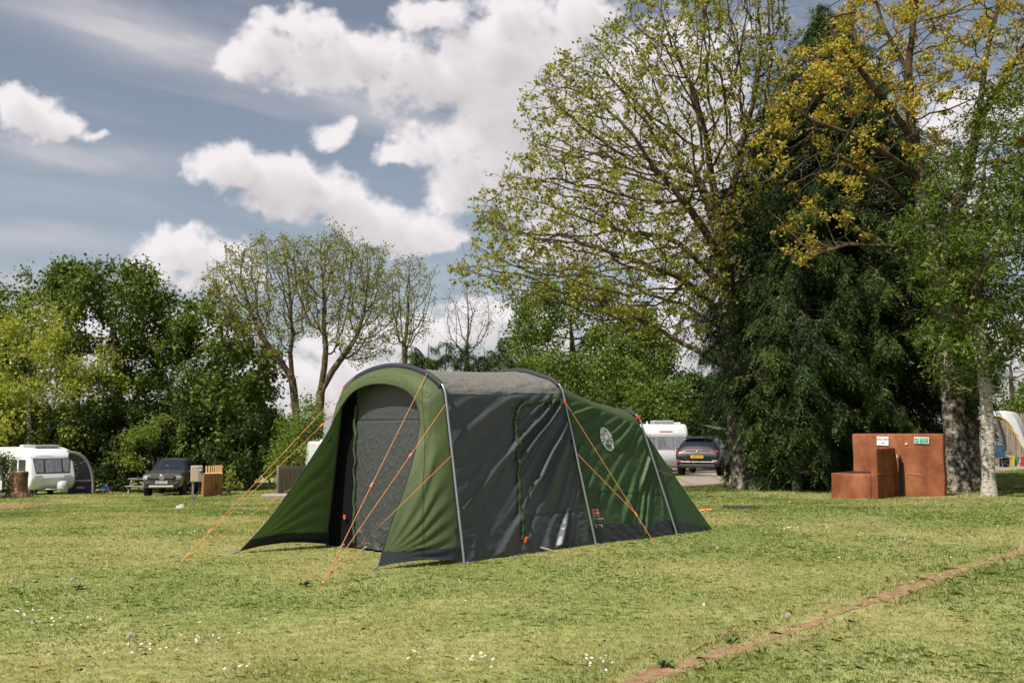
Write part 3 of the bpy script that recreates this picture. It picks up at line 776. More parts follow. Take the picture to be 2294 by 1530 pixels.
# white emblem and printed label on the bedroom wall
def decal(name, polys, m, uc, vc, w, h, parent=tent, off=.016):
    """flat print laid over the wall: polygons in -1..1"""
    mb = MB()
    for poly in polys: mb.add([on_wall23(uc + x * w / 2 / L23, vc + y * h / 2 / 1.7, off) for x, y in poly], [tuple(range(len(poly)))])
    return mb.build(name, m, parent, world=True)
def circ(cx, cy, rx, ry=None, n=28): return [(cx + rx * math.cos(2 * math.pi * i / n), cy + (ry or rx) * math.sin(2 * math.pi * i / n)) for i in range(n)]
uc, vc = pix_uv(1359, 983)
ew, eh = .27, .30
mb = MB(); rows = []
for i in range(9): rows.append([on_wall23(uc + i / 8 * ew / 2 / L23 * math.cos(a), vc + i / 8 * eh / 2 / 1.7 * math.sin(a), .010) for a in [2 * math.pi * q / 40 for q in range(40)]])
mb.grid(rows, closed=True); em = mb.build('emblem', m_white, tent, world=True)
dk = [[(-.18, .62), (.22, .62), (.30, .55), (.14, .80), (-.06, .80)], [(-.40, .45), (-.34, .45), (-.34, -.10), (-.40, -.10)], [(.36, .45), (.42, .45), (.42, -.10), (.36, -.10)], [(-.40, .50), (.42, .50), (.42, .45), (-.40, .45)],
      [(-.12, -.12), (.18, -.12), (.20, -.32), (-.14, -.32)], [(-.45, -.42), (.52, -.42), (.46, -.68), (-.38, -.68)], [(-.38, -.76), (.46, -.76), (.42, -.82), (-.36, -.82)],
      [(-.98, .30), (-.48, .22), (-.48, .17), (-.99, .22)], [(-.98, -.06), (-.48, -.06), (-.48, -.11), (-.98, -.12)], [(-.92, -.38), (-.46, -.20), (-.46, -.26), (-.88, -.46)],
      [(.98, .30), (.50, .22), (.50, .17), (.99, .22)], [(.98, -.06), (.50, -.06), (.50, -.11), (.98, -.12)], [(.92, -.38), (.50, -.20), (.50, -.26), (.88, -.46)]]
decal('emblem_drawing', dk, m_greenside, uc, vc, ew, eh, em, .017)
uc, vc = pix_uv(1334, 1147)
w_ = .125
lb = decal('printed_label', [[(-1, -1), (1, -1), (1, 1), (-1, 1)]], m_white, uc, vc, w_, .085)
decal('label_field', [[(-.92, -.86), (.92, -.86), (.92, .86), (-.92, .86)]], m_red, uc, vc, w_, .085, lb, .018)
Xd = (on_wall23(uc + .05, vc) - on_wall23(uc - .05, vc)); Yd = (on_wall23(uc, vc + .05) - on_wall23(uc, vc - .05))
text_part('label_lettering', 'Coleman', .034, m_white, lb, Matrix.Translation(-MID) @ frame_mtx(on_wall23(uc, vc, .021), Xd, Yd), .0005)
u2, v2 = pix_uv(1338, 1161)
text_part('label_lettering', 'OAK CANYON 6', .026, m_white, lb, Matrix.Translation(-MID) @ frame_mtx(on_wall23(u2 - .005, v2 - .01, .018), Xd, Yd), .0005)
u3, v3 = pix_uv(1339, 1166)
decal('label_underline', [[(-1, -1), (1, -1), (1, 1), (-1, 1)]], m_red, u3, v3 - .012, .125, .012, lb)
u4, v4 = pix_uv(1340, 1173)
for x in (-.72, 0, .72):
    cs = decal('care_symbol', [circ(x, 0, .26, .95, 18)], m_white, u4, v4 - .012, .15, .045)
    decal('care_symbol_drawing', [circ(x, .1, .12, .5, 8)], m_greenside, u4, v4 - .012, .15, .045, cs, .022)

# guy ropes
def guy(p0, p1, r=.0031, slider=.3, bend=None):
    pts = [p0, p1] if bend is None else [p0, bend, p1]
    g = MB().tube(pts, r, 6).build('guy_rope', m_orange, tent, world=True)
    if slider is not None:
        q = p0.lerp(p1, slider) if bend is None else bend
        d = (p1 - p0).normalized(); MB().tube([q - d * .03, q + d * .03], .011, 6).build('tensioner', m_orange, g, world=True)
    return g
def peg(p): MB().tube([p + Vector((-.01, -.01, .05)), p + Vector((.01, .01, -.05))], .006, 6).build('tent_peg', m_steel, tent, world=True)
def hoop_at(H, px, py, lo, hi):
    best = None
    for k in range(400):
        s = lo + (hi - lo) * k / 399; p = T(*samp(H, s)); d = p - Vector((0, 0, EYE)); d.rotate(Euler((-PITCH, 0, 0)))
        q = (CX + F * d.x / d.y, CY - F * d.z / d.y); sc_ = (q[0] - px) ** 2 + (q[1] - py) ** 2
        if best is None or sc_ < best[0]: best = (sc_, p)
    return best[1]
pgR = G(720, 1312); peg(pgR)
for (px, py), sl in (((959, 838), .58), ((988, 908), .32), ((1002, 1022), None)):
    p = hoop_at(H1, px, py, 0, 25); guy(p - AX * .02, pgR + Vector((random.uniform(-.02, .02), 0, .01)), slider=sl)
pgL = G(403, 1260); peg(pgL)
for (px, py), sl in (((800, 853), .85), ((756, 918), .12), ((733, 1030), None)):
    p = hoop_at(H1, px, py, NP // 2, NP - 1); guy(p - AX * .02, pgL + Vector((random.uniform(-.02, .02), 0, .01)), slider=sl)
pgS = G(1470, 1223); peg(pgS)
p1 = hoop_at(H2, 1265, 900, 0, 20); p2 = hoop_at(H2, 1296, 1012, 0, 20); kn = p1.lerp(pgS, .78)
guy(p1, kn, slider=None); guy(p2, kn, slider=None); guy(kn, pgS, r=.0036, slider=.02)
pgB = GG(1748, 1163); peg(pgB)
p1 = hoop_at(H3, 1444, 966, 0, 20); p2 = hoop_at(H3, 1478, 1048, 0, 20)
guy(p1, pgB, slider=.06); guy(p2, pgB + Vector((-.12, 0, 0)), slider=None)
# hidden side: the matching ropes to the left of the hoops
for H, dz in ((H2, 0), (H3, 0)):
    p = T(*samp(H, NP - 1 - 9)); g0 = p - RX * 1.9; g0.z = 0; guy(p, g0)

# ------------------------------------------------------------------ trees
def sample_poly(poly, n, Y0, dY, seed, shift=0.0, minz=None):
    """points inside a crown: an outline as seen in the photo with real depth around distance Y0"""
    r = np.random.default_rng(seed); xs = [p[0] for p in poly]; ysq = [p[1] for p in poly]
    out = []; seg = [(poly[i], poly[(i + 1) % len(poly)]) for i in range(len(poly))]
    ext = min(max(xs) - min(xs), max(ysq) - min(ysq)) * .5
    while len(out) < n:
        m = n * 3; X = r.uniform(min(xs), max(xs), m); Yp = r.uniform(min(ysq), max(ysq), m)
        k = in_poly(X, Yp, poly); X, Yp = X[k], Yp[k]
        d = np.full(X.shape, 1e9)
        for a, b in seg: d = np.minimum(d, pt_seg_dist(X, Yp, [a, b]))
        dep = np.sqrt(np.clip(1 - (1 - np.clip(d / ext, 0, 1)) ** 2, 0.02, 1)) * dY
        YY = Y0 + r.uniform(-1, 1, len(X)) * dep + shift
        for px, py, Y in zip(X, Yp, YY):
            p = P(px, py, Y)
            if p.z > gzf(p.x, p.y) + .3: out.append(p[:])
            if len(out) >= n: break
    return np.array(out)

def grow(att, start, par, step, infl, kill, trop=(0, 0, .1), iters=160, jit=.12, seed=1, maxn=9000):
    r = np.random.default_rng(seed); N = np.zeros((maxn, 3)); Pn = np.full(maxn, -1); n = len(start)
    N[:n] = start; Pn[:n] = par; att = att.copy()
    D = np.full(len(att), 1e9); I = np.zeros(len(att), int); trop = np.array(trop); new0 = 0
    for it in range(iters):
        for j in range(new0, n):
            d = np.sqrt(((att - N[j]) ** 2).sum(1)); m = d < D; D[m] = d[m]; I[m] = j
        alive = D > kill; att, D, I = att[alive], D[alive], I[alive]
        if not len(att): break
        act = D < infl
        if not act.any(): infl *= 1.5; new0 = n; 
        if not act.any(): continue
        acc = np.zeros((n, 3)); dirs = (att[act] - N[I[act]]) / D[act][:, None]; np.add.at(acc, I[act], dirs)
        ids = np.unique(I[act]); dv = acc[ids]; dv /= np.linalg.norm(dv, axis=1)[:, None] + 1e-9
        dv += trop + r.normal(0, jit, dv.shape); dv /= np.linalg.norm(dv, axis=1)[:, None]
        new = N[ids] + dv * step; new0 = n
        for p, i in zip(new, ids):
            if n >= maxn: break
            if (((N[max(0, n - 600):n] - p) ** 2).sum(1) < (step * .38) ** 2).any(): 
                # jammed: forget attractors stuck on this node
                k = (I == i) & (r.random(len(I)) < .35); D[k] = -1; continue
            N[n] = p; Pn[n] = i; n += 1
        if n >= maxn: break
    return N[:n].copy(), Pn[:n].copy()

def add_twigs(N, Pn, length, k, seed, segs=2, up=.25, spread=.9, inner=0.0):
    r = np.random.default_rng(seed); child = np.zeros(len(N), bool); child[Pn[Pn >= 0]] = True
    tips = np.where(~child)[0]
    if inner > 0:
        rd, ct = radii(N, Pn, 1, 50); c_ = np.where(child & (ct < 60))[0]; tips = np.concatenate([tips, c_[r.random(len(c_)) < inner]])
    N2, P2 = [N], [Pn]; base = len(N)
    for t_ in range(k):
        d0 = N[tips] - N[np.maximum(Pn[tips], 0)]; d0 /= np.linalg.norm(d0, axis=1)[:, None] + 1e-9
        prev = N[tips]; pi = tips.copy()
        d = d0 + r.normal(0, spread, d0.shape) * .6 + np.array([0, 0, up]); d /= np.linalg.norm(d, axis=1)[:, None]
        L = length * r.uniform(.5, 1.2, len(tips))
        for s in range(segs):
            d = d + r.normal(0, .25, d.shape); d /= np.linalg.norm(d, axis=1)[:, None]
            q = prev + d * (L / segs)[:, None]; N2.append(q); P2.append(pi.copy())
            pi = np.arange(base, base + len(q)); base += len(q); prev = q
    return np.concatenate(N2), np.concatenate(P2)

def radii(N, Pn, r_tip, r_root):
    n = len(N); cnt = np.zeros(n); child = np.zeros(n, bool); child[Pn[Pn >= 0]] = True
    order = np.argsort(depth_of(Pn))[::-1]
    cnt[~child] = 1
    for i in order:
        if Pn[i] >= 0: cnt[Pn[i]] += cnt[i]
    p = math.log(max(cnt.max(), 2)) / math.log(r_root / r_tip)
    return r_tip * cnt ** (1 / p), cnt
def depth_of(Pn):
    d = np.zeros(len(Pn), int)
    for i in range(len(Pn)):
        if Pn[i] >= 0: d[i] = d[Pn[i]] + 1
    return d

def wood_mesh(name, N, Pn, rad, base, thick=.05, rmin=0.0, bumpy=.0, seed=1):
    """tapered tubes along every branch; rings are shared along the main run of each limb"""
    n = len(N); kids = [[] for _ in range(n)]
    for i in range(n):
        if Pn[i] >= 0: kids[Pn[i]].append(i)
    main = np.full(n, -1)
    for i in range(n):
        if kids[i]: main[i] = max(kids[i], key=lambda c: rad[c])
    tan = np.zeros((n, 3))
    for i in range(n):
        a = N[i] - N[Pn[i]] if Pn[i] >= 0 else np.zeros(3); b = N[main[i]] - N[i] if main[i] >= 0 else np.zeros(3)
        t_ = a / (np.linalg.norm(a) + 1e-9) + b / (np.linalg.norm(b) + 1e-9); tan[i] = t_ / (np.linalg.norm(t_) + 1e-9)
    V = []; Fc = []; nv = 0
    ref = np.array([.31, .93, .17])
    for cls, sides in ((0, 3), (1, 5), (2, 14)):
        ids = [i for i in range(n) if Pn[i] >= 0 and rad[i] > rmin and (0 if rad[i] < .012 else 1 if rad[i] < thick else 2) == cls]
        if not ids: continue
        ids = np.array(ids); pa = Pn[ids]
        cont = main[pa] == ids
        def ring(pos, tn, rr, nseed):
            u = ref - tn * (tn @ ref)[:, None]; u /= np.linalg.norm(u, axis=1)[:, None] + 1e-9; w = np.cross(tn, u)
            a = np.arange(sides) * 2 * np.pi / sides
            k = np.ones((len(pos), sides))
            if bumpy and cls == 2:
                k += bumpy * (vnoise(np.cos(a)[None] * 2.2 + np.sin(a)[None] * 3.1 + 7, pos[:, 2:3] * 1.7, nseed) - .5) * 2
            return pos[:, None] + (u[:, None] * np.cos(a)[None, :, None] + w[:, None] * np.sin(a)[None, :, None]) * (rr[:, None] * k)[..., None]
        r0 = np.where(cont, rad[pa], np.minimum(rad[pa], rad[ids] * 1.25))
        t0 = np.where(cont[:, None], tan[pa], tan[ids])
        A = ring(N[pa], t0, r0, seed); B = ring(N[ids], tan[ids], rad[ids], seed)
        m = len(ids); VV = np.concatenate([A, B], 1).reshape(-1, 3); o = nv + np.arange(m)[:, None] * 2 * sides; j = np.arange(sides)[None]; j2 = (j + 1) % sides
        Fc.append(np.stack([o + j, o + j2, o + sides + j2, o + sides + j], -1).reshape(-1, 4)); V.append(VV); nv += len(VV)
    return np_mesh(name, np.concatenate(V) - np.array(base), np.concatenate(Fc), smooth=True)

def leaves(C, size, seed, aspect=.62, up=.5, droop=0.0, jit=.35, size_var=.35, fold=True):
    """one folded leaf-shaped face pair per centre"""
    r = np.random.default_rng(seed); n = len(C); nrm = r.normal(0, 1, (n, 3)); nrm[:, 2] += up; nrm /= np.linalg.norm(nrm, axis=1)[:, None]
    d = r.normal(0, 1, (n, 3)); d[:, 2] -= droop; d -= nrm * (d * nrm).sum(1)[:, None]; d /= np.linalg.norm(d, axis=1)[:, None] + 1e-9
    w = np.cross(nrm, d); s = size * (1 + r.uniform(-size_var, size_var, n)); s = s[:, None]
    a = C - d * s * .5; b = C + w * s * aspect * .5 + nrm * s * .10; c = C + d * s * .5 - nrm * s * .12; e_ = C - w * s * aspect * .5 + nrm * s * .10
    V = np.stack([a, b, c, e_], 1).reshape(-1, 3); i = np.arange(n)[:, None] * 4
    if fold: Fc = np.concatenate([i + np.array([[0, 1, 2]]), i + np.array([[0, 2, 3]])], 1).reshape(-1, 3)
    else: Fc = i + np.arange(4)[None]
    return V, Fc

m_bark = mat('bark_brown', (.060, .042, .030), .95, spec=.1, col2=(.17, .125, .09), vs=7, stretch=(1, 1, .3), bump=.9, bs=16, bdist=.05)
m_barkwarm = mat('bark_lichen', (.034, .025, .018), .95, spec=.1, col2=(.135, .098, .055), vs=5, bump=.8, bs=22, bdist=.03)
m_barkgrey = mat('bark_grey_patched', (.040, .033, .026), .95, spec=.1, col2=(.33, .295, .25), vs=6.5, bump=1.0, bs=14, bdist=.05, lo=.46, hi=.66, detail=10)
m_barkwhite = mat('bark_pale', (.13, .115, .095), .9, spec=.1, col2=(.46, .42, .37), vs=8, stretch=(1, 1, 2.6), bump=.8, bs=14, bdist=.03, lo=.36, hi=.54, detail=9)
L_oak = leaf_mat('leaves_dark_green', [(0, (.036, .064, .012)), (.4, (.075, .118, .020)), (.75, (.135, .185, .030)), (1, (.21, .25, .05))], trans=.36)
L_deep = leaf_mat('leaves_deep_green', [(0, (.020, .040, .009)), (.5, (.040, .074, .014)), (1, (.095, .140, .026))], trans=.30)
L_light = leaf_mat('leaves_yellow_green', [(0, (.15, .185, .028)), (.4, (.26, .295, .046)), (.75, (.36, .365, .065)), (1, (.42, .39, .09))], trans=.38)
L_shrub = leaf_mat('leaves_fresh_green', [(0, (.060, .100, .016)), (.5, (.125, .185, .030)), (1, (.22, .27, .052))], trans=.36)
L_spring = leaf_mat('leaves_spring', [(0, (.15, .165, .026)), (.5, (.27, .27, .045)), (1, (.37, .33, .07))], trans=.42)
L_olive = leaf_mat('leaves_olive', [(0, (.13, .155, .026)), (.5, (.235, .25, .046)), (1, (.32, .31, .07))], trans=.35)
L_maple = leaf_mat('leaves_orange_gold', [(0, (.24, .24, .036)), (.45, (.42, .36, .055)), (.75, (.54, .40, .075)), (.90, (.54, .28, .06)), (1, (.46, .13, .035))], trans=.38)
L_rowan = leaf_mat('leaves_bright_green', [(0, (.040, .075, .013)), (.5, (.105, .160, .026)), (1, (.22, .265, .055))], trans=.38)
L_cedar = leaf_mat('cedar_sprays', [(0, (.009, .021, .007)), (.45, (.021, .047, .013)), (.72, (.055, .098, .023)), (1, (.145, .19, .045))], trans=.2, rough=.6)  # yellow-green upper stops carry the lit highlights of the tips as colour

def path_nodes(path, step):
    """trunk path (list of points) resampled to nodes with parents"""
    N = [np.array(path[0][:])]; P_ = [-1]
    for a, b in zip(path[:-1], path[1:]):
        a, b = np.array(a[:]), np.array(b[:]); k = max(1, int(np.linalg.norm(b - a) / step))
        for i in range(1, k + 1): N.append(a + (b - a) * i / k); P_.append(len(N) - 2)
    return N, P_
def trunk_paths(paths, step):
    """paths: first is the trunk; others begin at a node near their first point"""
    N, P_ = path_nodes(paths[0], step)
    for p in paths[1:]:
        a = np.array(p[0][:]); j = int(np.argmin([np.linalg.norm(q - a) for q in N])); pts = [Vector(N[j])] + [Vector(q) for q in p[1:]]
        n2, p2 = path_nodes(pts, step); off = len(N) - 1
        for q, pp in list(zip(n2, p2))[1:]: N.append(q); P_.append(j if pp == 0 else pp + off)
    return np.array(N), np.array(P_)

def tree(name, label, cat, base_px, Y, paths, polys, natt, step, leafm, barkm, leaf, per, r_root, seed, dY=3.0, group=None, r_tip=.006, twig=.5, ntw=2, infl=4.0, kill=.55,
         cluster=.22, leaf_r=.03, trop=(0, 0, .08), up=.5, droop=.0, clump=None, rbias=0.0, rspread=.22, flare=1.5, maxn=8000, bare=0.0, thick=.05, bumpy=.10, shift=0.0, aspect=.62, fold=True, rootz=None, inner=0.0, segs=2, bark2=None, zsplit=5.0, clumpt=.43):
    bx = P(*base_px, Y); base = Vector((bx.x, Y, gzf(bx.x, Y) - .04)) if rootz is None else Vector((bx.x, Y, rootz))
    pp = []
    for q in paths:
        pts = [P(a[0], a[1], a[2] if len(a) > 2 else Y) for a in q]; pp.append(pts)
    pp[0] = [base] + pp[0]
    N, P_ = trunk_paths(pp, step * .8)
    if not isinstance(polys[0][0], (list, tuple)): polys = [polys]
    att = np.concatenate([sample_poly(pl, int(natt / len(polys)), Y, dY, seed + 10 * i, shift) for i, pl in enumerate(polys)])
    N, P_ = grow(att, N, P_, step, infl, kill, trop, seed=seed, maxn=maxn)
    if twig > 0: N, P_ = add_twigs(N, P_, twig, ntw, seed + 1, segs=segs, inner=inner)
    rad, cnt = radii(N, P_, r_tip, r_root)
    zb = N[:, 2] - base.z; rad = rad * (1 + (flare - 1) * np.exp(-np.clip(zb, 0, 9) / .35) * (np.hypot(N[:, 0] - base.x, N[:, 1] - base.y) < 1.2))
    root = empty(name, base, 0, label, cat, group)
    link('trunk', wood_mesh('trunk', N, P_, rad, base, thick, bumpy=bumpy, seed=seed), barkm, root)
    if bark2:
        me = root.children[0].data; me.materials.append(bark2); zc_ = np.zeros(len(me.polygons) * 3); me.polygons.foreach_get('center', zc_); zc_ = zc_.reshape(-1, 3)
        me.polygons.foreach_set('material_index', ((zc_[:, 2] + .8 * (vnoise(zc_[:, 0] * 9, zc_[:, 2] * 2, 3) - .5) < zsplit) & (np.hypot(zc_[:, 0], zc_[:, 1]) < 1.6)).astype(np.int32))
    r = np.random.default_rng(seed + 3); src = np.where((rad < leaf_r) & (N[:, 2] > base.z + .5))[0]
    if bare: src = src[r.random(len(src)) > bare]
    C = np.repeat(N[src], per, 0) + r.normal(0, cluster, (len(src) * per, 3)) * np.array([1, 1, .75])
    cl = np.repeat(r.normal(0, .5, len(src)), per)
    if clump:
        k = fbm(C[:, 0] / clump + C[:, 1] * .37 / clump, C[:, 2] / clump + C[:, 1] * .6 / clump, 3, seed) > clumpt; C, cl = C[k], cl[k]
    C[:, 2] = np.maximum(C[:, 2], gz(C[:, 0], C[:, 1]) + .05)
    V, Fc = leaves(C, leaf, seed + 4, aspect=aspect, up=up, droop=droop, fold=fold)
    rv = np.clip(.45 + rbias + cl * rspread * 1.4 + r.normal(0, rspread, len(C)), 0, 1); rv = np.repeat(rv, 2) if fold else rv
    link('crown', np_mesh('crown', V - np.array(base), Fc, {'rnd': rv}), leafm, root)
    return root

# --- far left: dense trees behind the caravan and the pickup
G_L = 'dense trees along the left edge of the campsite'
tree('oak_tree', 'tall dark green broad tree behind the white caravan', 'tree', (262, 1090), 62, [[(262, 950), (258, 800), (250, 690)]],
     [(100, 660), (135, 600), (185, 585), (250, 597), (330, 605), (388, 655), (400, 760), (375, 860), (330, 930), (200, 940), (140, 860), (105, 760)], 420, .75, L_oak, m_bark, .25, 80, .36, 101, dY=5, group=G_L, cluster=.46, leaf_r=.05, infl=6, kill=1.15, clump=1.6, clumpt=.42, rspread=.25, twig=.7)
tree('oak_tree', 'dark green tree between the tall broad tree and the bare spreading tree', 'tree', (500, 1095), 60, [[(500, 950), (500, 800), (495, 720)]],
     [(395, 690), (425, 645), (480, 645), (545, 700), (600, 770), (640, 860), (630, 1000), (560, 1070), (430, 1070), (375, 960), (380, 780)], 430, .75, L_oak, m_bark, .25, 80, .34, 111, dY=4.5, group=G_L, cluster=.46, leaf_r=.05, infl=6, kill=1.15, clump=1.6, clumpt=.42, rspread=.25, twig=.7)
tree('oak_tree', 'dark tree at the far left edge, mostly hidden by a yellowish tree', 'tree', (10, 1090), 68, [[(10, 900), (15, 740)]],
     [(-90, 660), (0, 635), (75, 620), (115, 660), (125, 760), (60, 920), (-90, 920)], 220, .8, L_oak, m_bark, .26, 60, .34, 121, dY=4, group=G_L, cluster=.5, leaf_r=.05, infl=6, kill=1.2, clump=1.5, twig=.7)
tree('ash_tree', 'yellowish light green tree above the white caravan roof', 'tree', (70, 1095), 57.5, [[(68, 950), (66, 800), (72, 690)]],
     [(-60, 700), (30, 680), (110, 660), (155, 720), (165, 775), (230, 770), (262, 830), (255, 930), (210, 1000), (60, 1010), (-60, 1000)], 420, .65, L_light, m_barkgrey, .19, 60, .2, 131, dY=3.5, cluster=.45, leaf_r=.035, infl=5, kill=1.1, clump=1.7, twig=.7, rbias=.05)
SHR = 'shrubs along the hedge line'
def shrub(name, label, base_px, Y, poly, natt, leafm, leaf, per, seed, dY=1.8, rbias=0.0, clump=1.4, step=.45, kill=.7, group=SHR, cluster=.34):
    return tree(name, label, 'shrub', base_px, Y, [[(base_px[0], base_px[1] - 40)]], poly, natt, step, leafm, m_bark, leaf, per, .09, seed, dY=dY, group=group, r_tip=.006, twig=.45, ntw=2, infl=4, kill=kill, cluster=cluster, leaf_r=.05, clump=clump, rbias=rbias, flare=1.1, maxn=2500)
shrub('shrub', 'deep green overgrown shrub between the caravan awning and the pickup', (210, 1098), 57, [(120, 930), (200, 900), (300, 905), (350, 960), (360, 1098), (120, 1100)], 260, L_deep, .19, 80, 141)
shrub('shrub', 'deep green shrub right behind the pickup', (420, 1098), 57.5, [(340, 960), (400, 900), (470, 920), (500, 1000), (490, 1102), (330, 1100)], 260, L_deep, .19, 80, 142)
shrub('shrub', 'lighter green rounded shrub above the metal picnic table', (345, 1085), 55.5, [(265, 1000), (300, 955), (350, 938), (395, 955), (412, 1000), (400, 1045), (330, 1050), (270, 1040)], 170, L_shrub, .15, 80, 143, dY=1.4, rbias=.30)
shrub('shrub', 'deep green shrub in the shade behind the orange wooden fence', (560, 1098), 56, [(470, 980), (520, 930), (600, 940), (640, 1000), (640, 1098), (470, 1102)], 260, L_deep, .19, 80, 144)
shrub('shrub', 'fresh green leafy shrub left of the tent, above the brown fence', (690, 1060), 47, [(600, 1010), (612, 960), (650, 930), (700, 905), (765, 915), (800, 960), (800, 1090), (640, 1100), (605, 1060)], 300, L_shrub, .13, 85, 145, dY=1.6, rbias=.08, clump=1.1)
shrub('shrub', 'dark shrub behind the roof of the left caravan', (40, 1095), 58.5, [(-60, 930), (40, 915), (140, 930), (170, 1000), (150, 1095), (-60, 1095)], 220, L_oak, .19, 70, 146)
shrub('shrub', 'low mossy bush at the foot of the orange wooden fence', (512, 1110), 46.5, [(490, 1098), (505, 1086), (522, 1088), (532, 1100), (528, 1112), (492, 1113)], 40, L_olive, .12, 30, 147, dY=.5, step=.2, kill=.25, cluster=.12, clump=.6)
shrub('hedge', 'clipped dark green hedge at the far left edge beside the stump', (-12, 1118), 41, [(-60, 1035), (-5, 1030), (8, 1050), (14, 1080), (16, 1112), (-60, 1122)], 160, L_deep, .08, 130, 148, dY=.9, clump=None, step=.3, kill=.35, cluster=.2, group=None, rbias=.25)

HB = 'dark hedge backdrop behind the left trees'
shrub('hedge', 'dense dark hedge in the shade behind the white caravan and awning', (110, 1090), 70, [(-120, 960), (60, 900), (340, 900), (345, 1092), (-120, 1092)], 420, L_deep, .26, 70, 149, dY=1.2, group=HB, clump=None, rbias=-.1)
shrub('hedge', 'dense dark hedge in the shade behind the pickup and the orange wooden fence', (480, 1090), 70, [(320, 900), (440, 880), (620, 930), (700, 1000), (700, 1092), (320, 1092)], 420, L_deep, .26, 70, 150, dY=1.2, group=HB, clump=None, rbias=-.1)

# --- middle distance: sparse spring trees against the sky
tree('spreading_tree', 'sparse two-limbed tree in young leaf leaning left beside the tent', 'tree', (672, 1080), 55, [[(668, 980), (662, 910), (655, 850)], [(655, 850), (620, 795), (590, 760)], [(655, 850), (650, 790), (656, 750)]],
     [(455, 640), (470, 605), (500, 580), (560, 540), (640, 528), (690, 560), (700, 660), (690, 760), (620, 830), (560, 790), (500, 740)], 2400, .34, L_olive, m_bark, .13, 4, .21, 201, dY=3.2, infl=4.5, kill=.46, cluster=.15, leaf_r=.0105, twig=.7, segs=3, inner=.12, r_tip=.009, thick=.06, trop=(0, 0, .12))
tree('spreading_tree', 'sparse vase-shaped tree in young leaf right behind the tent porch', 'tree', (712, 1070), 54, [[(714, 960), (718, 880), (727, 820), (730, 780)], [(718, 880), (745, 830), (775, 790)]],
     [(640, 560), (690, 540), (745, 515), (800, 548), (850, 555), (882, 640), (900, 740), (865, 800), (800, 820), (740, 790), (690, 740), (650, 650)], 2900, .34, L_olive, m_bark, .13, 4, .23, 211, dY=3.4, infl=4.5, kill=.44, cluster=.15, leaf_r=.0105, twig=.7, segs=3, inner=.12, r_tip=.009, thick=.06, trop=(0, 0, .14))
tree('slender_tree', 'slender ivy-clad tree with sparse leaves above the tent hoop', 'tree', (908, 1000), 63, [[(908, 830), (905, 770)]],
     [(858, 620), (890, 585), (930, 575), (972, 615), (980, 680), (955, 750), (915, 790), (885, 760), (862, 690)], 1200, .36, L_olive, m_bark, .13, 3, .17, 221, dY=2.5, infl=4.5, kill=.5, cluster=.16, leaf_r=.0105, twig=.7, segs=3, inner=.12, r_tip=.009, trop=(0, 0, .16))
tree('bare_tree', 'almost leafless thin tree above the conifer hedge behind the tent', 'tree', (1046, 1000), 66, [[(1046, 850), (1046, 780)]],
     [(985, 700), (1000, 655), (1050, 632), (1095, 655), (1110, 720), (1085, 790), (1000, 790)], 900, .36, L_olive, m_bark, .12, 1, .14, 231, dY=2.3, infl=4.5, kill=.5, cluster=.2, leaf_r=.010, twig=.8, segs=3, inner=.1, r_tip=.008, bare=.6, trop=(0, 0, .18))
tree('leafy_tree', 'mid green leafy tree behind the tent, below the big sparse tree', 'tree', (1290, 1060), 60, [[(1290, 950), (1285, 820), (1280, 740)]],
     [(1095, 700), (1115, 655), (1220, 630), (1330, 645), (1440, 690), (1500, 780), (1530, 880), (1500, 935), (1300, 935), (1160, 880), (1110, 800)], 1000, .6, L_shrub, m_bark, .19, 75, .28, 241, dY=3.6, infl=5, kill=.8, cluster=.42, leaf_r=.04, clump=1.8, twig=.6, rbias=-.02)
shrub('shrub', 'fresh green bank of bushes right behind the bedroom end of the tent', (1330, 1050), 54, [(1150, 830), (1230, 790), (1340, 800), (1440, 830), (1540, 870), (1560, 950), (1500, 1000), (1200, 1000), (1140, 900)], 480, L_shrub, .16, 75, 253, dY=2, clump=None)
shrub('shrub', 'deep green hedge mass behind the middle caravan roof', (1450, 1050), 62, [(1330, 880), (1440, 850), (1560, 840), (1680, 860), (1690, 1040), (1340, 1040)], 420, L_deep, .19, 70, 251, dY=2, rbias=.15)
shrub('shrub', 'dark shrub under the awning roof behind the dark car', (1650, 1050), 58, [(1560, 950), (1640, 930), (1740, 940), (1800, 990), (1790, 1045), (1580, 1045)], 260, L_deep, .16, 70, 252, dY=1.5)

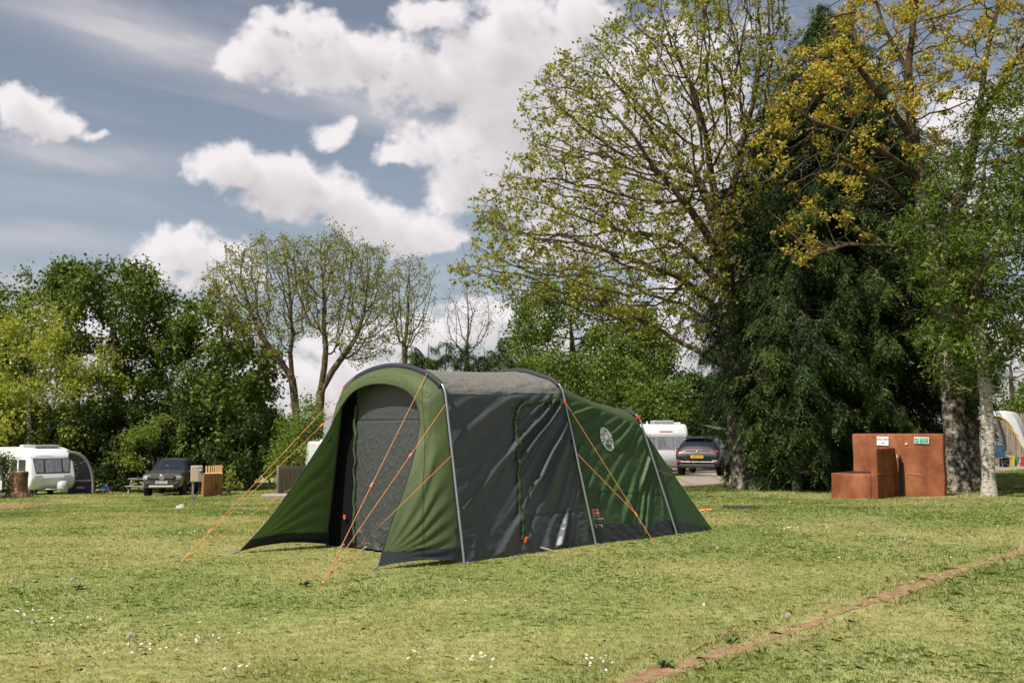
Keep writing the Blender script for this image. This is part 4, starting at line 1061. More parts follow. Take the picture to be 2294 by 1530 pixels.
# --- conifers
def cedar(name, label, base_px, Y, apex_px, prof, nb, seed, r_root=.28, ystep=None, density=1.0, group=None, hem=None, spray=.30, leafm=None, cat='conifer'):
    """drooping conifer: prof lists (photo row, half width in photo px); branches leave the trunk, arch out and hang sprays"""
    r = np.random.default_rng(seed); bp = P(*base_px, Y); base = Vector((bp.x, Y, gzf(bp.x, Y) - .04)); ap = P(*apex_px, Y)
    root = empty(name, base, 0, label, cat, group)
    zs = np.array([P(base_px[0], py, Y).z for py, _ in prof]); ws = np.array([w / F * Y for _, w in prof]); o = np.argsort(zs); zs, ws = zs[o], ws[o]
    N = [np.array(base[:])]; Pn = [-1]; k = int((ap.z - base.z) / .3)
    for i in range(1, k + 1):
        t_ = i / k; N.append(np.array([base.x + (ap.x - base.x) * t_ + .08 * math.sin(t_ * 9 + seed), Y + .08 * math.cos(t_ * 7), base.z + (ap.z - base.z) * t_])); Pn.append(i - 1)
    ntr = len(N); rad = list(r_root * (1 - np.linspace(0, 1, ntr)) ** .8 + .015)
    SC, SD, SL, SR = [], [], [], []
    for b in range(nb):
        zt = zs[0] + (zs[-1] - zs[0]) * (1 - r.random() ** .72) * .995
        i = min(ntr - 1, max(1, int((zt + .15 - base.z) / (ap.z - base.z) * k))); az = r.uniform(0, 2 * np.pi)
        L = np.interp(zt, zs, ws) * r.uniform(.55, 1.08) + .15; p = N[i].copy(); par = i; d = np.array([math.cos(az), math.sin(az), r.uniform(-.05, .35)])
        ns = max(4, int(L / .22)); cb = r.normal(0, .22); bd = r.choice([.5, .9, 1.1, 1.6]); side = np.array([-d[1], d[0], 0])
        for s in range(ns):
            t_ = (s + 1) / ns; dv = d.copy(); dv[2] += .16 - .80 * t_ ** 1.5; dv += r.normal(0, .09, 3); dv /= np.linalg.norm(dv); p = p + dv * L / ns * 1.08
            N.append(p.copy()); Pn.append(par); par = len(N) - 1; rad.append(max(.006, .035 * L / 3 * (1 - t_) + .006))
            if t_ < .22: continue
            for q in range(int((5.5 if t_ > .5 else 3) * density * bd + r.random())):
                SC.append(p + r.normal(0, .07, 3)); sd = side * r.choice([-1, 1]) * r.uniform(.2, 1.0) + dv * r.uniform(.2, .9); sd[2] -= r.uniform(.1, .8); SD.append(sd / np.linalg.norm(sd)); SL.append(spray * r.uniform(.55, 1.25) * (.7 + .4 * t_)); SR.append(.40 + cb + .28 * (t_ - .5) + r.normal(0, .12))  # sprays lighten towards the branch ends: sunlit tips put into the colour
    N = np.array(N); Pn = np.array(Pn); rad = np.array(rad)
    link('trunk', wood_mesh('trunk', N, Pn, rad, base, .06), m_bark, root)
    SC, SD, SL, SR = np.array(SC), np.array(SD), np.array(SL), np.array(SR); n = len(SC)
    # a spray: a hanging fan of narrow leaflets either side of a drooping axis
    up = np.array([0, 0, 1.0]); w = np.cross(SD, up); w /= np.linalg.norm(w, axis=1)[:, None] + 1e-9
    Vs, Rs = [], []
    K = 13
    for q in range(K):
        t_ = (q // 2 + .3) / (K // 2 + .6); sg = 0 if q == K - 1 else (1 if q % 2 else -1)
        ax = SC + SD * (SL * t_)[:, None] - up * (SL * .55 * t_ * t_)[:, None]
        dr = SD * .75 + w * (sg * .95) - up * (.08 + .42 * t_); dr = dr + r.normal(0, .15, dr.shape); dr /= np.linalg.norm(dr, axis=1)[:, None]
        ln = (SL * (.42 - .22 * t_) * r.uniform(.7, 1.25, n))[:, None]; wd = np.cross(dr, r.normal(0, 1, dr.shape)); wd /= np.linalg.norm(wd, axis=1)[:, None] + 1e-9
        wd = wd * ln * .12
        Vs.append(np.stack([ax, ax + dr * ln * .45 + wd, ax + dr * ln - up * ln * .12, ax + dr * ln * .45 - wd], 1)); Rs.append(np.clip(SR + .16 * (t_ - .3) + r.normal(0, .10, n), 0, 1))
    V = np.concatenate(Vs).reshape(-1, 3); Fc = np.arange(len(V)).reshape(-1, 4); V[:, 2] = np.maximum(V[:, 2], gz(V[:, 0], V[:, 1]) + .03)
    link('crown', np_mesh('crown', V - np.array(base), Fc, {'rnd': np.concatenate(Rs)}), leafm or L_cedar, root)
    return root
cedar('cedar_tree', 'huge dark cedar with drooping sprays behind the red brick-coloured water point', (1885, 1098), 28.0, (1852, 20), [(20, 10), (90, 60), (170, 115), (300, 185), (450, 245), (600, 290), (750, 310), (880, 300), (980, 240), (1060, 170)], 1500, 301, r_root=.3)
cedar('cedar_tree', 'smaller cedar whose hanging sprays cover the leaning grey trunk', (1782, 1098), 25.4, (1755, 440), [(440, 8), (520, 50), (620, 110), (740, 150), (860, 160), (960, 120), (1030, 95), (1080, 75)], 420, 302, r_root=.14)
HG = 'small conifers behind the tent roof'
for i, (px, top, hw) in enumerate([(925, 778, 34), (962, 768, 32), (1000, 760, 36), (1040, 772, 36), (1082, 776, 40), (1122, 770, 38)]):
    lab = ['leftmost of the small dark conifers above the grey tent roof', 'second small conifer from the left above the grey tent roof', 'small pointed conifer left of the bare tree trunk', 'small conifer just below the bare tree trunk', 'small conifer right of the bare tree trunk', 'rightmost small conifer, next to the leafy tree'][i]
    cedar('conifer', lab, (px, 1010), 52 + .4 * (i % 3), (px, top), [(top, 5), (top + 30, hw * .6), (top + 70, hw), (top + 140, hw * 1.2), (1000, hw * 1.2)], 110, 310 + i, r_root=.10, density=.8, group=HG, spray=.5)

# --- the big sparse tree over the tent
SY = 26.0
tree('sycamore_tree', 'huge bare-limbed tree in young leaf arching over the tent, grey leaning trunk', 'tree', (1672, 1098), SY,
     [[(1660, 1040), (1652, 970), (1648, 900), (1642, 800), (1632, 690), (1618, 560), (1612, 510)],
      [(1642, 830), (1560, 785), (1500, 755)], [(1638, 760), (1590, 720, 26.8), (1530, 680, 27.4)], [(1635, 720), (1575, 665, 25.2), (1520, 620, 24.6)], [(1628, 650), (1570, 590, 26.6), (1520, 545, 27)],
      [(1622, 590), (1580, 520, 25.2), (1540, 460, 24.8)], [(1616, 540), (1585, 450, 26.4), (1560, 390, 26.8)], [(1612, 510), (1600, 430), (1590, 370)], [(1612, 510), (1640, 430, 26.4), (1655, 370, 26.8)], [(1625, 620), (1675, 560, 26.5), (1705, 500, 27)]],
     [(1018, 600), (1060, 555), (1058, 480), (1108, 408), (1178, 340), (1172, 260), (1192, 178), (1258, 138), (1330, 88), (1380, 58), (1430, -5), (1500, -80), (1620, -150), (1750, -150), (1770, 0), (1765, 150), (1730, 300), (1700, 450), (1650, 600), (1640, 740), (1560, 790), (1480, 770), (1380, 735), (1250, 700), (1120, 660), (1040, 640)],
     6500, .22, L_spring, m_barkwarm, .095, 6, .25, 401, dY=4.2, infl=2.6, kill=.27, cluster=.07, leaf_r=.0060, twig=.40, segs=3, inner=.06, ntw=2, r_tip=.0052, bare=.55, bark2=m_barkgrey, thick=.05, trop=(-.02, 0, .10), maxn=26000, flare=1.7, up=.3, droop=.5, bumpy=.14, aspect=.75)
# --- gold-leaved maple on the right
MY = 23.6
tree('maple_tree', 'tall maple with orange gold young leaves beside the water point, grey flaking trunk', 'tree', (2148, 1102), MY,
     [[(2143, 1040), (2136, 900), (2128, 780), (2108, 650), (2082, 520), (2058, 400), (2042, 290), (2034, 160), (2050, 20), (2060, -90)],
      [(2058, 400), (1985, 345, 23), (1900, 300, 22.6), (1820, 270, 22.4), (1760, 230, 22.4)], [(2042, 300), (1960, 200, 23), (1890, 110, 22.8), (1840, 30, 22.8)], [(2082, 520), (1990, 420, 22.6), (1920, 370, 22.3), (1850, 340, 22)], [(2100, 600), (2160, 420, 24), (2190, 280, 24.4), (2210, 120, 24.6), (2240, 0, 24.8)], [(2034, 160), (1980, 60, 24), (1950, -40, 24)], [(2190, 280, 24.4), (2260, 160, 24), (2320, 60, 24)],
      [(2095, 575), (2000, 552, 22.4), (1900, 548, 22), (1830, 570, 21.9)]],
     [(1680, 320), (1700, 215, ), (1760, 120), (1880, 20), (1950, -90), (2150, -160), (2350, -160), (2420, 0), (2420, 380), (2300, 420), (2180, 350), (2090, 330), (1990, 380), (1960, 450), (1900, 570), (1790, 600), (1730, 600), (1700, 480)],
     2200, .24, L_maple, m_barkwarm, .105, 19, .25, 411, bark2=m_barkgrey, zsplit=7.5, bare=.05, dY=2.8, infl=2.4, kill=.36, cluster=.09, leaf_r=.0064, twig=.30, inner=.06, ntw=2, r_tip=.0056, thick=.05, trop=(0, 0, .08), maxn=9000, flare=1.5, up=.2, droop=.9, bumpy=.10, shift=-.3, aspect=.52, clump=.7, clumpt=.45)
tree('rowan_tree', 'slim pale-barked tree with bright green feathery leaves at the right edge', 'tree', (2216, 1112), 21.6,
     [[(2214, 1040), (2212, 960), (2208, 880), (2196, 780), (2186, 650), (2192, 500), (2205, 380)], [(2196, 780), (2140, 690, 21), (2085, 620, 20.8)], [(2186, 650), (2250, 520, 21.6), (2300, 400, 22)], [(2192, 520), (2130, 450, 21.2), (2085, 400, 21)], [(2200, 810), (2270, 740, 21.4), (2330, 690, 21.6)]],
     [(2000, 540), (2030, 470), (2065, 360), (2150, 320), (2230, 190), (2330, 140), (2420, 300), (2420, 800), (2340, 850), (2285, 800), (2245, 900), (2165, 890), (2110, 880), (2060, 770), (2070, 640)],
     1500, .22, L_rowan, m_barkwarm, .125, 17, .125, 421, bark2=m_barkwhite, zsplit=3.6, dY=2.2, infl=2.2, kill=.33, cluster=.14, leaf_r=.009, inner=.06, twig=.30, ntw=2, r_tip=.0055, trop=(0, 0, .02), maxn=6000, flare=1.35, up=.9, droop=.3, clump=.8, clumpt=.41, rspread=.26, bumpy=.16, aspect=.34)
tree('tall_tree', 'dark shaded trunk close behind the grey flaking maple trunk', 'tree', (2180, 1098), 25.6, [[(2176, 1040), (2172, 900), (2178, 760), (2190, 600), (2200, 450)]],
     [(2120, 520), (2200, 380), (2300, 300), (2420, 350), (2420, 720), (2300, 760), (2200, 760), (2130, 700)], 420, .32, L_rowan, m_barkgrey, .10, 26, .21, 431, dY=2.0, infl=3, kill=.55, cluster=.2, leaf_r=.009, twig=.4, trop=(0, 0, .05), rbias=-.2)
# far right background
shrub('shrub', 'mid green hedge beyond the wooden fence on the right', (2260, 1010), 62, [(2150, 880), (2210, 845), (2290, 850), (2400, 835), (2400, 1000), (2150, 1000)], 330, L_shrub, .19, 70, 441, dY=2, rbias=-.05)
tree('bare_tree', 'pale leafless willow-like tree beyond the hedge on the right', 'tree', (2268, 1000), 68, [[(2266, 870), (2264, 820)]], [(2205, 830), (2215, 780), (2260, 755), (2310, 770), (2340, 830), (2320, 860), (2230, 860)], 220, .45, L_olive, m_bark, .14, 3, .14, 451, dY=2, infl=4, kill=.7, cluster=.25, leaf_r=.009, twig=.7, r_tip=.007)
for i, (px, top, w, Yv, lab) in enumerate([(-70, 690, 150, 66, 'leafy tree at the left edge beyond the hedge'), (2420, 760, 120, 60, 'leafy tree at the right edge beyond the fence')]):
    shrub('leafy_tree', lab, (px, 1090), Yv, [(px - w, top + 60), (px, top), (px + w, top + 60), (px + w, 1080), (px - w, 1080)], 260, L_oak, .22, 60, 460 + i, dY=3, group=None)

# ------------------------------------------------------------------ vehicles and other things
m_dark = mat('dark_grey_plastic', (.022, .022, .024), .6)
m_tyre = mat('tyre_rubber', (.016, .016, .017), .85, spec=.2)
m_rim = mat('alloy_rim', (.20, .20, .21), .35, metal=.8)
m_paintgrey = mat('car_paint_grey', (.075, .075, .078), .32, metal=.25, spec=.6, coat=.7)
m_paintdark = mat('car_paint_dark_blue', (.006, .009, .013), .38, metal=.0, spec=.28, coat=.15)
m_glass = mat('car_glass', (.012, .017, .024), .08, spec=.8)
m_chrome = mat('chrome', (.62, .61, .58), .22, metal=1.0)
m_platew = mat('number_plate_white', (.60, .60, .57), .5)
m_platey = mat('number_plate_yellow', (.62, .36, .02), .5)
m_lamp = mat('clear_lamp', (.42, .45, .47), .15, spec=.8)
m_lampred = mat('red_lamp', (.26, .010, .018), .2, spec=.7)
m_bodywhite = mat('caravan_white', (.64, .65, .69), .35, spec=.5, var=.03, vs=2)
m_cgrey = mat('caravan_grey_trim', (.30, .30, .31), .5)
m_curtain = mat('curtained_glass', (.12, .125, .145), .15, spec=.7, col2=(.24, .24, .27), vs=3.5, stretch=(1, 3, .4))
m_wood = mat('fence_wood_orange', (.30, .125, .042), .8, col2=(.46, .215, .080), vs=6, stretch=(1, 1, .2), bump=.3, bs=25)
m_woodpale = mat('fence_wood_pale', (.42, .24, .09), .8, col2=(.56, .35, .16), vs=5, stretch=(1, 1, .2))  # paler timber colour for pickets, rails and the crack
m_woodgrey = mat('fence_wood_weathered', (.135, .105, .088), .9, col2=(.25, .205, .175), vs=9, stretch=(1, 1, .12), bump=.4, bs=20)
m_metal = mat('galvanised_steel', (.30, .31, .32), .45, metal=.5)
m_terra = mat('red_render', (.20, .070, .034), .92, spec=.15, col2=(.305, .118, .058), vs=2.6, bump=.35, bs=40, bdist=.006, detail=9)
def stain(m, k=.55, scale=(5, 5, .55)):
    t = m.node_tree; b = t.nodes['Principled BSDF']; src = b.inputs['Base Color'].links[0].from_socket
    tcn = t.nodes.new('ShaderNodeTexCoord'); mp = t.nodes.new('ShaderNodeMapping'); mp.inputs['Scale'].default_value = scale; t.links.new(tcn.outputs['Object'], mp.inputs[0])
    n = t.nodes.new('ShaderNodeTexNoise'); n.inputs['Scale'].default_value = 1.3; n.inputs['Detail'].default_value = 9; n.inputs['Roughness'].default_value = .7; t.links.new(mp.outputs[0], n.inputs['Vector'])
    cr = t.nodes.new('ShaderNodeValToRGB'); cr.color_ramp.elements[0].position = .36; cr.color_ramp.elements[0].color = (k, k * .92, k * .9, 1); cr.color_ramp.elements[1].position = .58; cr.color_ramp.elements[1].color = (1, 1, 1, 1)
    t.links.new(n.outputs[0], cr.inputs[0]); mx_ = t.nodes.new('ShaderNodeMix'); mx_.data_type = 'RGBA'; mx_.blend_type = 'MULTIPLY'; mx_.inputs[0].default_value = 1
    t.links.new(src, mx_.inputs[6]); t.links.new(cr.outputs[0], mx_.inputs[7]); t.links.new(mx_.outputs[2], b.inputs['Base Color'])
stain(m_terra, .72, (2.2, 2.2, 1.1))
m_concrete = mat('concrete', (.30, .265, .23), .95, var=.2, vs=6)
m_stone = mat('pale_stone', (.42, .35, .32), .9, var=.2, vs=8, bump=.4, bs=14)
m_navycloth = mat('navy_awning_cloth', (.012, .018, .045), .7)
m_greycloth = mat('grey_awning_cloth', (.25, .24, .23), .75, var=.1, vs=5)
m_whitecloth = mat('white_awning_cloth', (.60, .61, .63), .7, var=.06, vs=4, bump=.2, bs=8)
m_yellow = mat('yellow_piping', (.62, .40, .03), .6)
m_bluechair = mat('blue_chair_cloth', (.030, .085, .13), .7)
m_signwhite = mat('sign_white', (.66, .66, .66), .5)
m_signgreen = mat('sign_green', (.01, .30, .16), .5)
m_ink = mat('black_ink', (.02, .02, .025), .7)
m_darkred = mat('dark_red_paint', (.50, .02, .02), .5)
m_blue = mat('bike_blue', (.01, .08, .42), .35, coat=.4)

def loft_body(st, mirror=True):
    """car shell: stations (x, zb, zbelt, ztop, wb, wbelt, wtop); rounded section, closed ends"""
    rows = []
    for x, zb, zl, zt, wb, wl, wt in st:
        half = [(0, zb), (wb * .85, zb), (wb, zb + .06), (wb + (wl - wb) * .6, zb + (zl - zb) * .4), (wl, zb + (zl - zb) * .72), (wl * .985, zl), (wl * .96, zl + min(.035, zt - zl)),
                (wt + (wl * .96 - wt) * .15, zt - max(zt - zl, .02) * .14), (wt * .93, zt - max(zt - zl, 0) * .02), (wt * .6, zt + .022), (0, zt + .03)]
        full = [(y, z) for y, z in half] + [(-y, z) for y, z in reversed(half[1:-1])]
        rows.append([Vector((x, y, z)) for y, z in full])
    mb = MB(); mb.grid(rows, closed=True)
    n = len(rows[0])
    for rr, rev in ((rows[0], True), (rows[-1], False)):
        c = sum(rr, Vector()) / n; mb.add(list(rr) + [c], [(i, (i + 1) % n, n) for i in range(n)], True)
    return mb, rows
def strip_panel(rows, i0, i1, j0, j1, a=.06, b=.94, va=.1, vb=.9, off=.008, n=6):
    """a glazed panel lying on the shell between stations i0..i1 and section points j0..j1"""
    def at(u, v):
        x = i0 + (i1 - i0) * u; i = min(int(x), len(rows) - 2); f = x - i
        def sec(r):
            s = j0 + (j1 - j0) * v; j = math.floor(s); g = s - j; k = len(r); return r[int(j) % k].lerp(r[int(j + 1) % k], g)
        return sec(rows[i]).lerp(sec(rows[i + 1]), f)
    G_ = [[at(a + (b - a) * p / n, va + (vb - va) * q / n) for q in range(n + 1)] for p in range(n + 1)]
    c = sum((sum(r, Vector()) / len(r) for r in rows), Vector()) / len(rows)
    out_ = []
    for p in range(n + 1):
        row = []
        for q in range(n + 1):
            e1 = G_[min(p + 1, n)][q] - G_[max(p - 1, 0)][q]; e2 = G_[p][min(q + 1, n)] - G_[p][max(q - 1, 0)]; nn = e1.cross(e2).normalized()
            if nn.dot(G_[p][q] - c) < 0: nn = -nn
            row.append(G_[p][q] + nn * off)
        out_.append(row)
    return MB().grid(out_)
def wheel(parent, x, y, r=.38, w=.24, spokes=6):
    s = 1 if y > 0 else -1
    t_ = MB().lathe([(r * .60, -w / 2), (r * .9, -w / 2), (r, -w / 2 + .05), (r, w / 2 - .05), (r * .9, w / 2), (r * .60, w / 2), (r * .60, -w / 2)], (x, y, r), 28, 'Y').build('wheel', m_tyre, parent)
    mb = MB().lathe([(0, s * w * .30), (r * .15, s * w * .36), (r * .18, s * w * .30), (r * .56, s * w * .12), (r * .62, s * w * .47), (r * .60, s * w * .47)], (x, y, r), 24, 'Y')
    for k in range(spokes):
        a = 2 * math.pi * k / spokes; mb.box((x + math.cos(a) * r * .36, y + s * w * .34, r + math.sin(a) * r * .36), (r * .5, .03, .045), (0, -a, 0))
    mb.build('rim', m_rim, t_); return t_
def arch_lip(parent, x, y, r): 
    s = 1 if y > 0 else -1; mb = MB(); pts = [(x + math.cos(a) * r, y, .38 + math.sin(a) * r) for a in [math.pi * k / 14 for k in range(15)]]
    mb.tube(pts, .045, 6); mb.build('wheel_arch', m_dark, parent)
    MB().prism([(x + math.cos(a) * r, y - s * .02, .38 + math.sin(a) * r) for a in [math.pi * k / 14 for k in range(15)]], (0, -s * .3, 0)).build('wheel_well', m_black, parent)

# grey pickup in front of the hedge
pk = on(386, 52.0)
pickup = empty('pickup_truck', pk, math.atan2(-math.cos(R(8)), math.sin(R(8))), 'dark grey pickup truck with silver roof rails parked nose forward by the hedge', 'pickup truck')
st = [(2.64, .66, .98, 1.06, .70, .80, .74), (2.58, .54, 1.04, 1.16, .84, .92, .86), (2.40, .50, 1.10, 1.21, .88, .95, .88), (1.60, .50, 1.15, 1.28, .88, .96, .88), (1.20, .50, 1.17, 1.31, .88, .96, .84), (.30, .50, 1.18, 1.83, .88, .96, .70), (-.2, .50, 1.18, 1.88, .88, .96, .70), (-1.1, .50, 1.18, 1.86, .88, .96, .69), (-1.45, .50, 1.18, 1.64, .88, .96, .70), (-1.5, .50, 1.18, 1.25, .88, .96, .9), (-2.6, .55, 1.18, 1.24, .88, .95, .9), (-2.68, .62, 1.12, 1.17, .8, .9, .85)]
mb, rows = loft_body(st); bdy = mb.build('body', m_paintgrey, pickup)
strip_panel(rows, 4, 5, 7, 13, .06, .95, .02, .98, .012).build('windscreen', m_glass, pickup)
for j0, j1 in ((6, 7.4), (14, 12.6)):
    for a, b in ((5.05, 6.2), (6.3, 7.4)): strip_panel(rows, a, b, j0, j1, .04, .96, .15, .95, .008).build('side_window', m_glass, pickup)
for s in (-1, 1):
    for x in (1.72, -1.55): arch_lip(pickup, x, s * .93, .46); wheel(pickup, x, s * .84, .42, .28)
    MB().box((2.53, s * .76, 1.02), (.24, .26, .19), (0, .1, s * .35), .04).build('headlight', m_lamp, pickup)
    MB().box((2.625, s * .68, 1.02), (.10, .14, .12), (0, .1, s * .35), .03).build('lamp_surround', m_dark, pickup)
    MB().box((2.60, s * .74, .76), (.12, .26, .14), None, .03).build('fog_lamp', m_dark, pickup)
    MB().box((2.585, s * .86, .68), (.10, .10, .05), (0, 0, s * .4), .015).build('trim', m_chrome, pickup)
    MB().tube([(.45, s * .66, 1.80), (.32, s * .67, 1.92), (-.1, s * .67, 1.945), (-1.0, s * .66, 1.92), (-1.1, s * .66, 1.84)], .028, 6).build('roof_rail', m_chrome, pickup)
    mm = MB().box((.98, s * 1.06, 1.24), (.12, .22, .17), None, .05); mm.tube([(1.0, s * .94, 1.18), (.98, s * 1.02, 1.2)], .03, 6); mm.build('mirror', m_dark, pickup)
gm = MB().box((2.66, 0, 1.03), (.10, 1.14, .22), None, .04); gm.box((2.665, 0, .85), (.10, 1.10, .12), None, .03); gr = gm.build('grille', m_dark, pickup)
MB().box((2.715, 0, 1.035), (.02, 1.06, .03)).build('grille_bar', m_cgrey, gr)
MB().lathe([(0, 0), (.13, 0), (.15, -.015), (.13, -.03)], (2.75, 0, 1.035), 24, 'X').build('badge', m_chrome, gr)
MB().box((2.66, 0, .72), (.14, 1.60, .20), None, .06).build('bumper', m_dark, pickup)
MB().box((2.69, -.02, .60), (.12, 1.18, .12), None, .04).build('skid_plate', mat('silver_paint', (.48, .47, .44), .4), pickup)
pl = MB().box((2.765, 0, .80), (.012, .56, .13)).build('number_plate', m_platew, pickup)
text_part('plate_lettering', 'SJ21 HUW', .10, m_ink, pl, frame_mtx((2.774, 0, .80), (0, 1, 0), (0, 0, 1)), .001)
MB().box((.9, -.1, 1.55), (.01, .12, .05), (0, .9, 0)).build('sticker', m_platew, pickup)

# dark hatch-back SUV seen from behind on the gravel
sk = on(1568, 41.6); SA = R(90 - 20)
suv = empty('parked_car', sk + Vector((.62, 1.9, 0)), SA, 'dark blue parked car with red rear light bar and yellow number plate', 'car')
st = [(2.20, .5, .75, .80, .6, .75, .6), (2.10, .32, .82, .90, .78, .86, .78), (1.3, .28, .95, 1.03, .84, .91, .82), (.95, .28, .98, 1.06, .84, .92, .78), (.25, .28, 1.0, 1.52, .84, .925, .62), (-.4, .28, 1.02, 1.60, .84, .925, .62), (-1.3, .28, 1.06, 1.57, .84, .925, .60), (-1.72, .30, 1.08, 1.50, .84, .92, .57), (-1.98, .34, 1.08, 1.20, .84, .91, .66), (-2.06, .36, 1.02, 1.08, .84, .90, .74), (-2.16, .40, .90, .95, .82, .88, .76), (-2.20, .46, .72, .78, .76, .84, .74)]
mb, rows = loft_body(st); mb.build('body', m_paintdark, suv)
strip_panel(rows, 7, 8, 7, 13, .05, .98, .03, .97, .012).build('rear_window', m_glass, suv)
strip_panel(rows, 3, 4, 7, 13, .06, .95, .02, .98, .012).build('windscreen', m_glass, suv)
for j0, j1 in ((6, 7.4), (14, 12.6)):
    for a, b in ((4.05, 5.1), (5.2, 6.1), (6.15, 6.9)): strip_panel(rows, a, b, j0, j1, .04, .96, .12, .95, .008).build('side_window', m_glass, suv)
MB().box((-1.76, 0, 1.585), (.30, 1.16, .035), (0, -.12, 0), .012).build('spoiler', m_dark, suv)
for s in (-1, 1):
    for x in (1.38, -1.30): arch_lip(suv, x, s * .90, .42); wheel(suv, x, s * .81, .36, .25, 5)
    MB().box((-2.06, s * .66, 1.01), (.12, .44, .11), (0, .12, s * .32), .03).build('tail_light', m_lampred, suv)
    MB().box((-2.21, s * .70, .56), (.06, .26, .05), (0, 0, s * .25), .015).build('reflector', m_lampred, suv)
    MB().box((-2.20, s * .72, .63), (.06, .26, .06), (0, 0, s * .25), .02).build('trim', m_chrome, suv)
    MB().tube([(.2, s * .60, 1.55), (.0, s * .60, 1.64), (-1.3, s * .58, 1.64), (-1.5, s * .57, 1.58)], .018, 6).build('roof_rail', m_rim, suv)
    mm = MB().box((.72, s * 1.02, 1.10), (.10, .20, .14), None, .04); mm.tube([(.74, s * .9, 1.05), (.72, s * .98, 1.06)], .025, 6); mm.build('mirror', m_paintdark, suv)
MB().box((-2.13, 0, 1.035), (.05, 1.0, .03), None, .01).build('light_bar', m_lampred, suv)
MB().box((-2.235, 0, .585), (.03, 1.36, .035), None, .01).build('trim', m_chrome, suv)
MB().box((-2.16, 0, .42), (.12, 1.5, .16), None, .04).build('bumper', m_dark, suv)
MB().lathe([(0, 0), (.055, 0), (.07, .012), (.06, .03)], (-2.16, 0, .985), 18, 'X').build('badge', m_chrome, suv)
pl = MB().box((-2.215, 0, .80), (.012, .52, .12)).build('number_plate', m_platey, suv)
text_part('plate_lettering', 'WJ20 EXV', .10, m_ink, pl, frame_mtx((-2.224, 0, .80), (0, -1, 0), (0, 0, 1)), .001)
MB().tube([(-1.86, 0, 1.22), (-1.86, -.32, 1.29)], .012, 5).build('rear_wiper', m_dark, suv)
MB().tube([(-1.2, 0, 1.62), (-1.3, 0, 1.76)], .010, 5).build('aerial', m_dark, suv)
MB().box((-2.135, .52, .93), (.012, .26, .035)).box((-2.135, -.52, .93), (.012, .16, .035)).build('chrome_lettering', m_chrome, suv)

# caravans
def caravan(name, label, pos, rz, L=5.8, W=2.25, H=2.56, front='curved', win=True):
    root = empty(name, pos, rz, label, 'caravan', 'touring caravans on the site')
    hl = L / 2; z0 = .42
    if front == 'curved': prof = [(hl - .25, z0), (hl - .02, z0 + .25), (hl + .06, z0 + .55), (hl + .02, 1.08), (hl - .10, 1.36), (hl - .30, 1.95), (hl - .42, 2.12), (hl - .65, 2.36), (hl - 1.1, H - .08), (hl - 1.7, H)]
    else: prof = [(hl - .30, z0), (hl - .06, z0 + .28), (hl, z0 + .6), (hl - .02, 1.25), (hl - .10, 1.95), (hl - .14, 2.25), (hl - .26, H - .06), (hl - .45, H)]
    prof += [(-hl + .6, H - .02), (-hl + .25, H - .12), (-hl + .05, H - .4), (-hl, 1.3), (-hl + .03, .8), (-hl + .2, z0)]
    mb = MB(); ins = [(0, .10), (.02, .045), (.07, .012), (.13, 0)]
    c = Vector((0, 0, 1.5)); rows = []
    ysec = [(-W / 2 + a, b) for a, b in ins] + [(W / 2 - a, b) for a, b in reversed(ins)]
    for y, s in ysec: rows.append([Vector((x - (1 if x > 0 else -1) * s, y, z - (1 if z > 1.5 else -1) * s)) for x, z in prof])
    mb.grid(rows, closed=True)
    mb.add(rows[0], [tuple(range(len(prof)))], False); mb.add(rows[-1], [tuple(range(len(prof)))], False)
    mb.build('body', m_bodywhite, root)
    def on_front(y, z, off):
        for (x0, z0_), (x1, z1) in zip(prof[:-1], prof[1:]):
            if z0_ <= z <= z1: 
                f = (z - z0_) / (z1 - z0_ + 1e-9); nx_, nz_ = (z1 - z0_), -(x1 - x0); l = math.hypot(nx_, nz_); return Vector((x0 + (x1 - x0) * f + nx_ / l * off, y, z + nz_ / l * off))
        return Vector((hl, y, z))
    def fpanel(nm, y0, y1, za, zb, off, m, par, taper=0.0):
        return MB().grid([[on_front(y0 + (y1 - y0) * q / 6 + (taper * (1 - p / 8) * (1 if q < 3 else -1 if q > 3 else 0)), za + (zb - za) * p / 8, off) for q in range(7)] for p in range(9)]).build(nm, m, par)
    return root, on_front, fpanel, hl
wc, onf, fp, hl = caravan('caravan', 'white touring caravan with curved front window and navy awning beside it', on(72, 54.0) + Vector((0, 0, 0)), R(-90 + 45))
f = fp('front_window', -.95, .95, 1.24, 2.0, .012, m_dark, wc, .09)
fp('window_pane', -.88, -.42, 1.29, 1.95, .022, m_curtain, f, .04); fp('window_pane', -.36, .45, 1.29, 1.95, .022, m_curtain, f); fp('window_pane', .51, .88, 1.29, 1.95, .022, m_curtain, f, .03)
for s in (-1, 1): fp('headlamp_recess', s * .74 - .2, s * .74 + .2, 1.02, 1.14, .008, m_cgrey, wc)
fp('front_locker', -.62, .55, .58, .92, .006, m_bodywhite, wc)
fp('seam', -1.08, 1.08, 2.045, 2.07, .008, m_cgrey, wc)
text_part('lettering', 'AVONDALE', .12, m_cgrey, wc, frame_mtx(onf(-.35, 2.13, .014), (0, 1, 0), onf(0, 2.2, 0) - onf(0, 2.05, 0)), .002, sx=1.3)
fp('number_plate', -.35, -.02, .47, .58, .012, m_platew, wc)
MB().box((hl - 1.75, .1, 2.63), (1.1, 1.25, .10), None, .04).build('roof_hatch', m_cgrey, wc); MB().box((hl - 1.9, -.75, 2.62), (.5, .5, .14), None, .05).build('roof_vent', m_bodywhite, wc)
